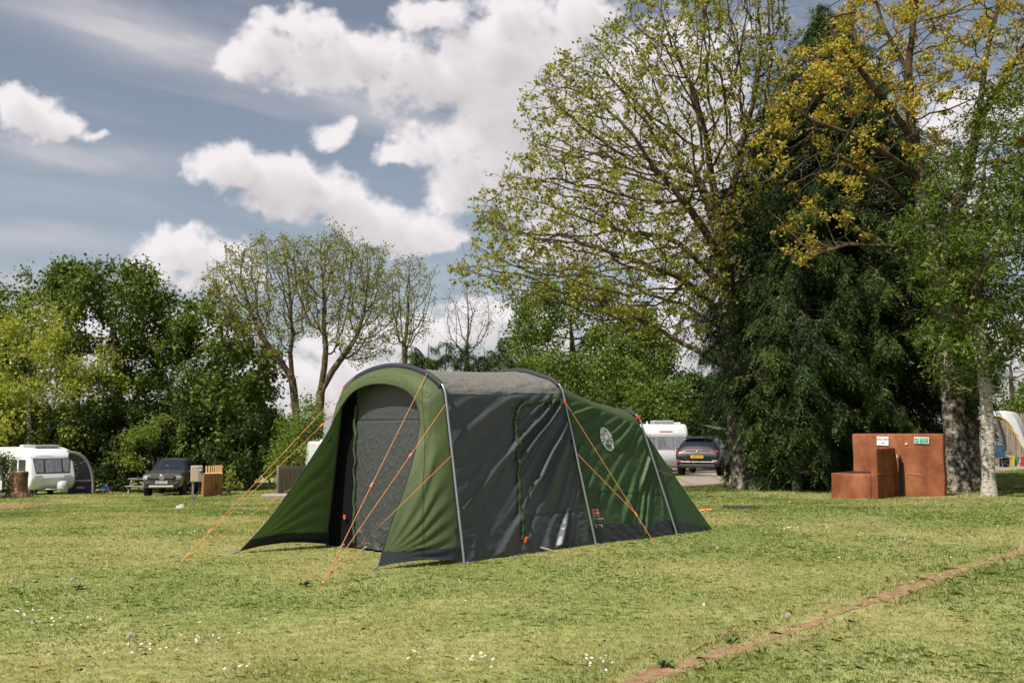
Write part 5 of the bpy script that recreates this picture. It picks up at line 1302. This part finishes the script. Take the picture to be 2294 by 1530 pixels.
for x0, x1 in ((hl - 1.75, hl - .78), (.1, .9), (-1.9, -1.0)):
    w_ = MB().box(((x0 + x1) / 2, -1.128, 1.62), (x1 - x0, .02, .62), None, .008).build('side_window', m_dark, wc); MB().box(((x0 + x1) / 2, -1.142, 1.62), (x1 - x0 - .1, .01, .52)).build('pane', m_glass, w_)
MB().box((0, -1.115, .40), (4.6, .04, .12)).build('skirt_trim', m_cgrey, wc)
cv = MB(); cv.lathe([(0, .34), (.14, .33), (.24, .26), (.28, .10), (.27, -.10), (.24, -.26), (0, -.27)], (hl + .42, .34, .52), 16, 'Z'); cv.build('hitch_cover', mat('hitch_cover_cloth', (.42, .46, .43), .7, var=.25, vs=9), wc)
MB().tube([(hl - .2, -.5, .42), (hl + .9, .1, .45), (hl - .2, .6, .42)], .04, 6).build('drawbar', m_metal, wc)
for y in (-.8, .85): MB().tube([(hl - .35, y, .42), (hl - .25, y, .02)], .025, 6).build('corner_steady', m_metal, wc)
for y in (-.98, .98): wheel(wc, -.1, y, .32, .2)

# awning leaning on the left caravan
aw = empty('awning', on(168, 53.0), R(-90 + 38), 'navy blue porch awning with grey trim beside the white caravan', 'awning')
def arc_pts(W_, H_, n=18): return [(W_ * math.sin(math.pi / 2 * k / n) ** .9, H_ * math.cos(math.pi / 2 * k / n) ** .75) for k in range(n + 1)]
ap = arc_pts(1.38, 2.28); inn = [(y * .90, z * .93) for y, z in ap]
mb = MB(); mb.grid([[Vector((0, -.4 + y, z)) for y, z in ap], [Vector((.03, -.4 + y, z)) for y, z in ap], [Vector((.03, -.4 + y, z)) for y, z in inn], [Vector((0, -.4 + y, z)) for y, z in inn]]); mb.build('grey_trim', m_greycloth, aw)
mb = MB(); mb.grid([[Vector((0, -.4 + y, z)) for y, z in ap], [Vector((-2.6, -.4 + y, z)) for y, z in ap]]); mb.build('roof_panel', m_greycloth, aw)
mb = MB(); mb.add([Vector((.012, -.4, .75))] + [Vector((.012, -.4 + y, max(z, .75))) for y, z in inn if z > .7], [tuple(range(1 + len([1 for y, z in inn if z > .7])))]); mb.build('window_panel', mat('awning_window', (.022, .032, .045), .25, spec=.6), aw)
MB().box((.01, .24, .33), (.02, 1.24, .66)).build('lower_panel', m_navycloth, aw); MB().box((.018, .24, .70), (.02, 1.27, .09)).build('band', m_greycloth, aw)
for k, (yy, zz) in enumerate(((.22, 1.55), (.30, 1.35), (.32, 1.15), (.31, .98), (.50, 1.62), (.12, 1.68), (.66, 1.70))): MB().box((.016, yy - .24, zz), (.006, .045, .05), (0, 0, 0), .002).build('hanging_ornament', m_white, aw)
text_part('lettering', 'Bailey', .16, m_white, aw, frame_mtx((.024, .28, .34), (0, 1, 0), (0, 0, 1)), .002)

# middle caravan behind the dark car
mc, onf, fp, hl = caravan('caravan', 'white caravan with big square end window behind the dark parked car', on(1492, 47.0) + Vector((-.3, 3.05, -.05)), R(-90 + 6), L=6.2, W=2.22, H=2.50, front='square')
f = fp('end_window', -.92, .92, 1.30, 1.95, .012, m_cgrey, mc)
for y0, y1 in ((-.86, -.5), (-.44, .42), (.48, .86)): fp('window_pane', y0, y1, 1.36, 1.90, .022, m_curtain, f)
fp('seam', -1.08, 1.08, 2.0, 2.02, .008, m_cgrey, mc); fp('red_emblem', -.28, .36, 2.13, 2.17, .012, m_darkred, mc)
MB().box((hl - .9, .05, 2.60), (.7, 1.0, .16), None, .05).build('roof_hatch', m_cgrey, mc); MB().box((hl - 1.1, .78, 2.55), (.4, .4, .08), None, .03).build('roof_vent', m_bodywhite, mc); MB().box((hl - .6, -.75, 2.56), (.08, .08, .14), None, .02).build('flue', m_bodywhite, mc)
for x0, x1 in ((hl - .95, hl - .35), (.3, 1.0), (-1.6, -.8)):
    w_ = MB().box(((x0 + x1) / 2, 1.113, 1.60), (x1 - x0, .02, .55), None, .008).build('side_window', m_dark, mc); MB().box(((x0 + x1) / 2, 1.127, 1.60), (x1 - x0 - .1, .01, .45)).build('pane', m_glass, w_)
for y in (-.95, .95): wheel(mc, -.1, y, .32, .2)
fp('bumper', -1.0, 1.0, .44, .56, .02, m_cgrey, mc)
# its sun canopy
sc_p = on(1600, 47.5)
can_ = empty('sun_canopy', sc_p, 0, 'pale blue-white sun canopy stretched from the middle caravan towards the tree', 'canopy')
a = P(1568, 950, 49) - sc_p; b = P(1655, 968, 45.5) - sc_p
mb = MB(); mb.grid([[a, a + Vector((.4, -3.0, -.2))], [b, b + Vector((.1, -2.4, -.05))]]); mb.grid([[a - Vector((0, 0, .03)), a + Vector((.4, -3.0, -.23))], [b - Vector((0, 0, .12)), b + Vector((.1, -2.4, -.17))]]); mb.build('roof_sheet', m_whitecloth, can_)
for q in (b, b + Vector((.1, -2.4, -.1))): MB().tube([q, Vector((q.x, q.y, gzf(q.x + sc_p.x, q.y + sc_p.y) - sc_p.z))], .018, 6).build('pole', m_metal, can_)
# caravan peeping out behind the tent
hc, onf, fp, hl = caravan('caravan', 'white caravan almost hidden behind the left wing of the tent', on(742, 44.0) + Vector((.25, 0, 0)), R(-90 + 20), L=4.6, W=2.1, H=2.26, front='curved')
f = fp('front_window', -.85, .85, 1.38, 1.95, .012, m_dark, hc, .08); fp('window_pane', -.78, .78, 1.43, 1.9, .022, m_curtain, f); fp('seam', -1.0, 1.0, 2.045, 2.07, .008, m_cgrey, hc)
for y in (-.92, .92): wheel(hc, -.1, y, .32, .2)

# red rendered water point
wp = on(2000, 22.2); WY = R(-40)
wpt = empty('water_point', wp, WY, 'rust red rendered water point with tall back wall, trough and two signs', 'water point')
# local axes: x along the wall to the right, -y towards the front
def blk(name, c, size, bev=.03, m=m_terra, par=wpt):
    bm = bmesh.new(); bmesh.ops.create_cube(bm, size=1)
    for v in bm.verts: v.co = Vector((v.co.x * size[0], v.co.y * size[1], v.co.z * size[2]))
    bmesh.ops.bevel(bm, geom=bm.edges[:], offset=bev, segments=3, affect='EDGES', profile=.5)
    bmesh.ops.subdivide_edges(bm, edges=[e_ for e_ in bm.edges if e_.calc_length() > .3], cuts=6, use_grid_fill=True)
    for v in bm.verts:   # hand-rendered, slightly uneven
        q = v.co + Vector(c); k = (float(vnoise(np.array([q.x * 2.1 + q.y * 3]), np.array([q.z * 2.3 + 9]), 12)[0]) - .5) * .022; v.co += Vector((k, k * .8, k * .7))
    bm.verts.index_update(); mb = MB(); mb.add([v.co + Vector(c) for v in bm.verts], [[v.index for v in f.verts] for f in bm.faces], True); bm.free()
    o = mb.build(name, m, par); return o
blk('back_wall', (-.06, .60, .66), (2.02, .20, 1.50), .035)
blk('trough', (-.69, -.07, .21), (.90, 1.14, .66), .03)
blk('pillar', (-.165, -.065, .50), (.143, 1.16, 1.20), .022)
MB().box((-.69, -.02, .548), (.70, .86, .012)).build('trough_basin', m_dark, wpt)
MB().tube([(.055, .40, -.05), (.05, .38, .5), (.04, .41, .86)], .040, 10).build('drain_pipe', m_black, wpt)
MB().tube([(.02, .50, .92), (.0, .42, .94), (-.01, .36, .92), (-.01, .36, .87)], .016, 8).build('tap', m_metal, wpt)
yw = .482
sg = MB().box((-.36, yw, 1.245), (.27, .012, .205), (0, .03, 0), .004).build('sign', m_signwhite, wpt); sg['label'] = 'white sign with two short lines of black handwriting'
text_part('sign_lettering', 'Grey water', .056, m_ink, sg, frame_mtx((-.36, yw - .009, 1.285), (1, 0, 0), (0, 0, 1)), .001); text_part('sign_lettering', 'only', .050, m_ink, sg, frame_mtx((-.35, yw - .009, 1.205), (1, 0, 0), (0, 0, 1)), .001)
sg = MB().box((.50, yw, 1.265), (.32, .012, .145), (0, .03, 0), .004).build('sign', m_signwhite, wpt); sg['label'] = 'green and white drinking water sign with a tick'
sq = MB().box((.40, yw - .008, 1.265), (.092, .008, .10)).build('sign_symbol', m_signgreen, sg)
MB().prism([(.372, yw - .0135, 1.265), (.392, yw - .0135, 1.24), (.432, yw - .0135, 1.297), (.424, yw - .0135, 1.303), (.392, yw - .0135, 1.257), (.379, yw - .0135, 1.272)], (0, .003, 0)).build('tick', m_signwhite, sq)
gf = MB().box((.555, yw - .008, 1.265), (.180, .008, .11)).build('sign_field', m_signgreen, sg)
text_part('sign_lettering', 'Drinking', .042, m_signwhite, gf, frame_mtx((.555, yw - .014, 1.289), (1, 0, 0), (0, 0, 1)), .001); text_part('sign_lettering', 'water', .042, m_signwhite, gf, frame_mtx((.555, yw - .014, 1.242), (1, 0, 0), (0, 0, 1)), .001)
MB().lathe([(0, .02), (.03, .018), (.03, 0)], (.16, yw, 1.20), 12, 'Y').build('wall_plug', m_platew, wpt)
cr_ = MB()
cr_.tube([Vector((-.087, -.62 + 1.08 * k / 14, .545 + .012 * math.sin(k * 1.9) + .008 * math.sin(k * 4.1))) for k in range(15)], .005, 4)
cr_.tube([(.16 + .30 * k / 8, .492, .53 - .004 * k + .008 * math.sin(k * 2.3)) for k in range(9)], .005, 4)
cr_.build('mortar_crack', m_woodpale, wpt)

# stump
stp = on(40, 41.0); rr_ = 40 / F * 41.0
stump = empty('tree_stump', stp, 0, 'tall brown tree stump cut flat in front of the white caravan', 'stump')
m_stump = mat('stump_bark', (.040, .022, .015), .95, col2=(.33, .185, .11), vs=7, stretch=(1, 1, .35), bump=1.0, bs=9, bdist=.08, detail=9)
prof = [(.56, -.05), (.50, .06), (.41, .25), (.375, .5), (.36, .8), (.375, .98), (.36, 1.05), (.33, 1.07)]
rows = []
for h_i in range(29):
    z = -.05 + 1.12 * h_i / 28; r0 = np.interp(z, [p[1] for p in prof], [p[0] for p in prof]); row = []
    for j in range(44):
        a = 2 * math.pi * j / 44; k = 1 + .13 * (float(vnoise(np.array([math.cos(a) * 3 + 5]), np.array([math.sin(a) * 3 + z * .8]), 4)[0]) - .5) + .10 * (float(vnoise(np.array([a * 7]), np.array([z * 3]), 8)[0]) - .5); row.append((r0 * k * math.cos(a), r0 * k * math.sin(a), z))
    rows.append(row)
MB().grid(rows, closed=True).build('bark', m_stump, stump)
top = rows[-1]; MB().add(list(top) + [(0, 0, 1.08)], [(i, (i + 1) % 44, 44) for i in range(44)]).build('cut_face', mat('cut_wood', (.36, .24, .14), .9, var=.3, vs=14), stump)
stump.scale = (.95, .95, .98)

# electric hook-up post
hk = on(432, 32.8); hook = empty('hookup_post', hk, R(18), 'grey electric hook-up box on a thin metal post in the grass', 'hook-up post')
MB().box((0, 0, .66), (.07, .05, 1.36), None, .008).build('post', m_metal, hook)
bx_ = MB().box((.10, -.02, 1.10), (.36, .22, .52), None, .02).build('meter_box', mat('box_beige', (.50, .40, .32), .6), hook)
MB().box((.22, -.135, 1.10), (.15, .014, .49), None, .006).build('box_door', mat('box_greygreen', (.25, .26, .22), .6), hook)
MB().lathe([(0, -.05), (.04, -.05), (.05, 0)], (.23, -.145, 1.20), 14, 'Y').build('socket', m_metal, hook)
MB().tube([(.2, -.05, .84), (.19, -.08, .5), (.03, -.04, .25)], .010, 6).build('cable', m_dark, hook)
MB().box((0, -.027, .33), (.085, .012, .02)).build('band', m_dark, hook)
st_p = on(405, 32.2); rock = MB()
bm = bmesh.new(); bmesh.ops.create_icosphere(bm, subdivisions=3, radius=1)
for v in bm.verts:
    k = 1 + .35 * (float(vnoise(np.array([v.co.x * 1.6 + 4]), np.array([v.co.y * 1.6 + v.co.z]), 6)[0]) - .5); v.co = Vector((v.co.x * .17 * k, v.co.y * .11 * k, max(-.3, v.co.z) * .12 * k * (.8 + .4 * (v.co.x > 0))))
bm.verts.index_update(); rock.add([v.co for v in bm.verts], [[v.index for v in f.verts] for f in bm.faces], True); bm.free()
o = rock.build('stone', m_stone); o.location = st_p + Vector((0, 0, .02)); tag(o, 'pale pinkish stone lying in the grass by the hook-up post', 'stone')

# curved orange timber fence behind the hook-up post
fr = on(475, 46.5); fence = empty('wooden_fence', fr, 0, 'orange timber picket screen curving round behind the hook-up post', 'fence')
def fence_pts(pp): return [on(px, Y) - fr for px, Y in pp]
near = fence_pts([(456, 44.5), (466, 45.2), (476, 46.0), (488, 47.2), (497, 48.6)]); far = fence_pts([(497, 48.6), (493, 50.2), (482, 51.2), (470, 51.6), (458, 51.8)])
def rail_run(pts, z, name, m): MB().tube([p + Vector((0, 0, z)) for p in pts], .045, 4, smooth=False).build(name, m, fence)
def boards(pts, m, name, h0, h1, gap, w):
    L_ = [0]
    for a, b in zip(pts[:-1], pts[1:]): L_.append(L_[-1] + (b - a).length)
    n = int(L_[-1] / (w + gap))
    for k in range(n):
        s = (k + .5) / n * L_[-1]; i = max(j for j in range(len(L_) - 1) if L_[j] <= s); p = pts[i].lerp(pts[i + 1], (s - L_[i]) / (L_[i + 1] - L_[i])); d = pts[i + 1] - pts[i]
        MB().box(p + Vector((0, 0, (h0 + h1) / 2)), (w, .022, h1 - h0), (0, 0, math.atan2(d.y, d.x))).build(name, m, fence)
boards(near, m_wood, 'board', .05, 1.05, .012, .14); boards(far, m_woodpale, 'picket', .1, 1.45, .10, .11)
for z in (.38, .98): rail_run([p + Vector((-.03, -.06, 0)) for p in near], z, 'rail', m_woodpale)
rail_run(far, 1.05, 'rail', m_woodpale)
for p in (near[0], near[2], near[4]): MB().box(p + Vector((0, -.09, .5)), (.10, .10, 1.12), None, .01).build('post', m_wood, fence)

# weathered screen fence and slab left of the tent
sf = on(660, 40); scr = empty('fence_panel', sf, 0, 'weathered grey brown timber fence panel just left of the tent wing', 'fence')
a = on(624, 40.5) - sf; b = on(760, 42.5) - sf
n = 30
for k in range(n):
    p = a.lerp(b, (k + .5) / n); d = b - a; h = 1.16 + .03 * random.random(); MB().box(p + Vector((0, .02 * (k % 2), h / 2 + .06)), (d.length / n * .97, .02, h), (0, 0, math.atan2(d.y, d.x))).build('board', m_woodgrey, scr)
for t_ in (0, .5, 1): q = a.lerp(b, t_); MB().box(q + Vector((-.03, -.05, .62)), (.09, .09, 1.28), None, .01).build('post', m_woodgrey, scr)
for z in (.35, .95): MB().tube([a + Vector((0, .06, z)), b + Vector((0, .06, z))], .035, 4, smooth=False).build('rail', m_woodgrey, scr)
sl = on(640, 39.2); o = MB().box((0, 0, .05), (2.6, 1.2, .16), (0, 0, .12), .02).build('concrete_slab', m_concrete); o.location = sl + Vector((.45, 0, 0)); tag(o, 'low pale concrete slab at the foot of the brown fence panel', 'slab')

# steel picnic table at the hedge
tp = on(320, 55.5); tb = empty('picnic_table', tp, 0, 'grey metal picnic table with a bench by the dark hedge', 'table')
MB().box((.35, 0, .78), (2.1, .75, .05), None, .01).build('tabletop', m_metal, tb); 
for s in (-1, 1): MB().box((.35, s * .72, .40), (2.1, .28, .045), None, .01).build('bench', m_metal, tb)
for x in (-.5, 1.2):
    MB().tube([(x, -.85, 0), (x, -.3, .76)], .03, 6).build('leg', m_metal, tb); MB().tube([(x, .85, 0), (x, .3, .76)], .03, 6).build('leg', m_metal, tb); MB().tube([(x, -.8, .38), (x, .8, .38)], .025, 6).build('cross_bar', m_metal, tb)

# blue bicycle leaning by the awning
bp_ = on(240, 53.0); bk = empty('bicycle', bp_, R(-35), 'small blue bicycle leaning against the hedge right of the awning', 'bicycle'); bk.rotation_euler = (R(18), 0, R(-35)); bk.scale = (.8, .8, .8)
for x in (-.42, .42):
    w_ = MB(); ring = [(x + .27 * math.cos(a), 0, .28 + .27 * math.sin(a)) for a in [2 * math.pi * k / 24 for k in range(25)]]; w_.tube(ring, .022, 6, cap=False); w_ = w_.build('wheel', m_tyre, bk)
    sp = MB()
    for k in range(8): a = math.pi * k / 8; sp.tube([(x + .26 * math.cos(a), 0, .28 + .26 * math.sin(a)), (x - .26 * math.cos(a), 0, .28 - .26 * math.sin(a))], .003, 3)
    sp.build('spokes', m_metal, w_)
fm = MB()
for a, b in (((-.42, 0, .28), (-.12, 0, .62)), ((-.12, 0, .64), (-.02, 0, .28)), ((-.02, 0, .28), (-.42, 0, .28)), ((-.10, 0, .60), (.28, 0, .66)), ((-.02, 0, .28), (.29, 0, .58)), ((.27, 0, .72), (.42, 0, .28))): fm.tube([a, b], .028, 6)
fm.build('frame', m_blue, bk); MB().box((-.15, 0, .70), (.22, .12, .05), None, .02).build('saddle', m_dark, bk); MB().tube([(.24, -.26, .80), (.27, 0, .76), (.24, .26, .80)], .016, 6).build('handlebar', m_dark, bk)

# sign plates on the clipped hedge at the left edge
for k, (px, py, w, h) in enumerate(((1, 1052, .18, .30), (0, 1087, .16, .36))):
    p = P(px, py, 39.6); o = MB().box((0, 0, 0), (w, .03, h), None, .01).build('notice_board', m_signwhite if k else m_dark); o.location = p; tag(o, ['small grey round-topped lamp box on the clipped hedge', 'small white notice plate low on the clipped hedge'][k], ['lamp box', 'notice'][k])
    if k == 0: o.name = 'lamp_box'
    q = MB().box((0, .06, -h / 2 - (p.z - gzf(p.x, p.y) - h / 2) / 2), (.04, .04, p.z - gzf(p.x, p.y) - h / 2)).build('post', m_metal, o)

# drum-stick items near the leaning trunk: red chair frame, marker post
rc = on(1706, 43.0); chair = empty('folding_chair', rc, 0, 'bright red folding chair behind the leaning grey trunk', 'chair')
MB().tube([(-.28, 0, 1.05), (-.12, 0, .42), (-.05, 0, .1)], .035, 6).build('back_frame', m_darkred, chair); MB().box((.14, .05, .24), (.50, .5, .05), None, .015).build('seat', m_darkred, chair)
for x, y in ((-.08, -.2), (-.08, .28), (.36, -.2), (.36, .28)): MB().tube([(x, y, .24), (x, y, 0)], .018, 6).build('leg', m_metal, chair)
mp = on(1748, 27.5); o = MB().box((0, 0, .22), (.07, .07, .52), None, .008).build('marker_post', m_woodgrey); o.location = mp; tag(o, 'short grey timber marker post under the drooping cedar', 'post')
gt = GG(1662, 1138); o = MB().box((0, 0, .006), (.62, .5, .012)); 
o = o.build('drain_cover', m_dark); o.location = gt + Vector((0, 0, .012)); tag(o, 'dark metal drain cover set in the lawn right of the tent', 'drain cover')
# loose heap of orange cord
oc = GG(1578, 1147); mb = MB(); q = Vector((0, 0, .03)); pts = [q]
for k in range(46): a = k * .9; pts.append(Vector((.07 * math.cos(a) * (1 + .6 * math.sin(k * .37)) + .0015 * k, .04 * math.sin(a * 1.13), .03 + .02 * math.sin(k * 1.3))))
pts.append(Vector((-.20, -.06, .02))); mb.tube(pts, .010, 5); o = mb.build('cord_bundle', m_orange); o.location = oc; tag(o, 'loose coil of orange cord on the grass right of the tent', 'cord')

# right edge: awning tent, chair, windbreak, fences
at = on(2235, 47.5); ta_ = empty('awning_tent', at, 0, 'pale grey inflatable awning with yellow piping behind the pale trunk', 'awning')
def bar(pp, Y): return [P(px, py, Y) - at for px, py in pp]
arch1 = [(2168, 1010), (2172, 950), (2184, 924), (2215, 920), (2258, 921), (2270, 930), (2283, 955), (2300, 1000), (2316, 1020)]
fr1 = catmull([tuple(p) for p in bar(arch1, 47.0)], 40); fr2 = catmull([tuple(p) for p in bar([(x + 12, y + 2) for x, y in arch1], 49.5)], 40)
in1 = catmull([tuple(p) for p in bar([(2180, 1010), (2184, 960), (2196, 937), (2220, 931), (2245, 936), (2262, 950), (2276, 975), (2292, 1005), (2304, 1022)], 46.9)], 40)
MB().grid([[Vector(p) for p in fr1], [Vector(p) for p in fr2]]).build('roof_panel', m_whitecloth, ta_)
MB().grid([[Vector(p) for p in fr1], [Vector(p) for p in in1]]).build('front_band', m_whitecloth, ta_)
MB().tube([Vector(p) for p in in1], .03, 6).build('piping', m_yellow, ta_)
MB().tube(bar([(2240, 941), (2262, 960), (2283, 978)], 46.6), .025, 6).build('piping', m_yellow, ta_)
MB().tube(bar([(2236, 940), (2248, 975), (2252, 1010)], 46.7), .07, 8).build('beam', m_dark, ta_)
MB().tube(bar([(2225, 945), (2236, 975), (2243, 1008)], 46.8), .10, 8).build('beam', m_greycloth, ta_)
cp = on(2246, 43.5); cc_ = empty('camping_chair', cp, R(10), 'blue folding camping chair beside the pale trunk', 'chair')
MB().box((0, .12, .72), (.52, .05, .52), (R(-8), 0, 0), .02).build('back', m_bluechair, cc_); MB().box((0, -.14, .44), (.50, .50, .04), None, .015).build('seat', m_bluechair, cc_)
for s in (-1, 1): MB().tube([(-.25 * s, -.38, 0), (.25 * s, .12, .45), (.25 * s, .14, .98)], .014, 6).build('leg', m_metal, cc_); MB().tube([(-.25 * s, .2, 0), (.25 * s, -.36, .43)], .014, 6).build('leg', m_metal, cc_)
for s in (-1, 1): MB().box((.27 * s, -.1, .62), (.05, .42, .03), None, .01).build('armrest', m_dark, cc_)
MB().box((.18, .05, .22), (.30, .3, .40), (0, .1, .2), .03).build('hanging_pouch', m_dark, cc_)
wbk = on(2282, 44.0); wb_ = empty('windbreak', wbk, 0, 'low multicoloured windbreak in yellow, green and red at the right edge', 'windbreak')
for k, (c, x0, x1) in enumerate((((.60, .42, .05), -.40, -.12), ((.02, .26, .10), -.12, .10), ((.50, .03, .06), .10, .34), ((.60, .50, .1), .34, .8), ((.10, .22, .45), .8, 1.2))): MB().box(((x0 + x1) / 2, .1 * math.sin(k * 2), .24), (x1 - x0 - .004, .04, .44), (R(6), 0, 0), .012).build('panel', mat('cloth_panel', c, .8), wb_)
for x in (-.4, .1, .8): MB().tube([(x - .12, -.04, 0), (x + .12, -.04, .5)], .012, 5).build('stake', m_platew, wb_)
ff = on(2260, 55); fe = empty('timber_fence', ff, 0, 'tall weathered vertical board fence behind the grey awning on the right', 'fence')
a = on(2165, 55) - ff; b = on(2420, 50) - ff; n = 46
for k in range(n):
    p = a.lerp(b, (k + .5) / n); d = b - a; h = 2.1 + .25 * random.random() + .5 * (k / n); MB().box(p + Vector((0, .03 * (k % 2), h / 2)), (d.length / n * .93, .02, h), (0, 0, math.atan2(d.y, d.x))).build('board', m_woodgrey, fe)
for z in (.5, 1.6): MB().tube([a + Vector((0, .06, z)), b + Vector((0, .06, z))], .035, 4, smooth=False).build('rail', m_woodgrey, fe)

# ------------------------------------------------------------------ daisies and dandelion clocks
m_petal = mat('daisy_petal', (.70, .68, .68), .7); m_eye = mat('daisy_eye', (.60, .42, .04), .7); m_stem = mat('daisy_stem', (.10, .16, .04), .8)
def daisy_proto(tilt):
    root = empty('daisy', (0, 0, 0)); h = .055; mb = MB(); ax = Vector((math.sin(tilt), 0, math.cos(tilt))); c = Vector((.01, 0, h))
    u = ax.orthogonal().normalized(); w = ax.cross(u)
    for k in range(14):
        a = 2 * math.pi * k / 14; d = u * math.cos(a) + w * math.sin(a); s = ax.cross(d) * .0026; q = c + d * .004; t_ = c + d * .0125 + ax * .0015
        mb.add([q - s * .6, q + s * .6, (q + t_) / 2 + s + ax * .001, t_, (q + t_) / 2 - s + ax * .001], [(0, 1, 2, 3, 4)])
    mb.build('petals', m_petal, root)
    MB().lathe([(0, .003), (.003, .0025), (.0045, 0)], c + ax * .001, 8).build('eye', m_eye, root); MB().tube([(0, 0, -.01), (.004, 0, h * .5), c], .0012, 4).build('stem', m_stem, root)
    return root
protos = [daisy_proto(t) for t in (.25, .6, .95)]
used = [False] * 3; placed = []
PATCH = [((60, 1385), 150, 26, 22, 'white daisy in the large patch at the lower left of the lawn'), ((160, 1402), 110, 20, 22, 'white daisy in the large patch at the lower left of the lawn'),
         ((95, 1378), 30, 5, 6, 'white daisy in the tight clump at the top of the lower left patch'),
         ((300, 1462), 90, 16, 20, 'white daisy in the patch below the left guy rope peg'), ((470, 1440), 90, 18, 26, 'white daisy in the patch in front of the near guy rope peg'),
         ((590, 1395), 50, 6, 6, 'white daisy among a few in the grass straight below the porch wing'), ((540, 1508), 60, 12, 8, 'white daisy in the group at the very bottom of the lawn'), ((200, 1515), 20, 6, 3, 'white daisy by itself near the bottom left corner'),
         ((930, 1480), 60, 12, 12, 'white daisy in the clump at the bottom centre of the lawn'), ((1085, 1492), 60, 12, 14, 'white daisy in the clump left of the bare earth strip'), ((1345, 1497), 60, 14, 24, 'white daisy in the dense clump beside the end of the bare earth strip'),
         ((1570, 1365), 30, 6, 3, 'white daisy by itself in the middle of the right lawn'), ((1765, 1190), 36, 4, 22, 'white daisy in the pale line of daisies right of the tent'), ((1840, 1183), 20, 3, 6, 'white daisy just right of the pale line of daisies'),
         ((420, 1200), 60, 7, 14, 'white daisy in the scatter between the left guy ropes'), ((560, 1152), 60, 8, 22, 'white daisy in the scatter beyond the left guy ropes'), ((120, 1150), 200, 10, 40, 'tiny white daisy far off in front of the stump and caravan'),
         ((1750, 1120), 60, 8, 8, 'white daisy in the shade near the leaning trunk'), ((2050, 1240), 240, 60, 12, 'white daisy scattered on the open lawn below the water point'), ((1000, 1380), 500, 70, 10, 'white daisy scattered in the foreground lawn')]
for (cx, cy), rx, ry, n, lab in PATCH:
    for k in range(n):
        px = cx + random.gauss(0, .5) * rx; py = cy + random.gauss(0, .5) * ry
        p = GG(px, min(py, 1528)); i = random.randrange(3)
        o = protos[i] if not used[i] else copy_tree(protos[i]); used[i] = True
        o.location = p; o.rotation_euler = (random.uniform(-.3, .3), random.uniform(-.3, .3), random.uniform(0, 6.28)); s = random.uniform(.6, .9) * (1 if p.y < 12 else 1.15); o.scale = (s, s, s)
        tag(o, lab, 'daisy', 'daisies in the lawn')
def clock(p, lab):
    r_ = empty('dandelion_clock', p, random.uniform(0, 6), lab, 'dandelion', 'dandelion clocks in the lawn'); mb = MB(); rg = np.random.default_rng(int(p.x * 100) % 97)
    for k in range(90):
        d = Vector(rg.normal(0, 1, 3)).normalized(); t_ = Vector((0, 0, .09)) + d * .019; s = d.orthogonal().normalized() * .0035; q = d.cross(s)
        mb.add([Vector((0, 0, .09)) + d * .004, t_ + s, t_ - s], [(0, 1, 2)]); mb.add([Vector((0, 0, .09)) + d * .004, t_ + q, t_ - q], [(0, 1, 2)])
    mb.build('seed_head', mat('seed_fluff', (.78, .73, .68), .9, trans=.5), r_); MB().tube([(0, 0, -.01), (.003, 0, .05), (0, 0, .09)], .002, 5).build('stem', m_stem, r_)
for (px, py), lab in (((1608, 1246), 'pale dandelion clock standing right of the side guy rope peg'), ((1766, 1408), 'pale dandelion clock beside the bare earth strip'), ((290, 1455), 'pale dandelion clock among the daisies in the left foreground'), ((160, 1322), 'pale dandelion clock in the left lawn'), ((25, 1326), 'pale dandelion clock near the left edge of the lawn')): clock(GG(px, py), lab)
# broad-leaved weeds
def weed(p, n, s, lab):
    rg = np.random.default_rng(int(abs(p.x) * 1000) % 9973); mb = MB()
    for k in range(n):
        a = rg.uniform(0, 6.28); L_ = s * rg.uniform(.5, 1); d = Vector((math.cos(a), math.sin(a), 0)); w = Vector((-d.y, d.x, 0)) * L_ * .28; b = d * L_ * .2
        z1, z2 = rg.uniform(.02, .05), rg.uniform(.015, .06)
        mb.add([b * .2 + Vector((0, 0, .01)), b + d * L_ * .35 + w + Vector((0, 0, z1)), b + d * L_ * .9 + Vector((0, 0, z2)), b + d * L_ * .35 - w + Vector((0, 0, z1))], [(0, 1, 2), (0, 2, 3)], True)
    o = mb.build('weed', mat('weed_leaf', (.075, .135, .03), .6, var=.4, vs=30)); o.location = p; tag(o, lab, 'weed', 'broad-leaved weeds in the lawn')
weed(G(680, 1313), 12, .07, 'dark broad-leaved weed just left of the near guy rope peg'); weed(G(1640, 1442), 10, .07, 'dark broad-leaved weed at the edge of the bare earth strip'); weed(G(1490, 1495), 16, .08, 'dark weed with long leaves at the near end of the bare earth strip'); weed(G(175, 1320), 10, .06, 'small weed beside the pale dandelion clock on the left')
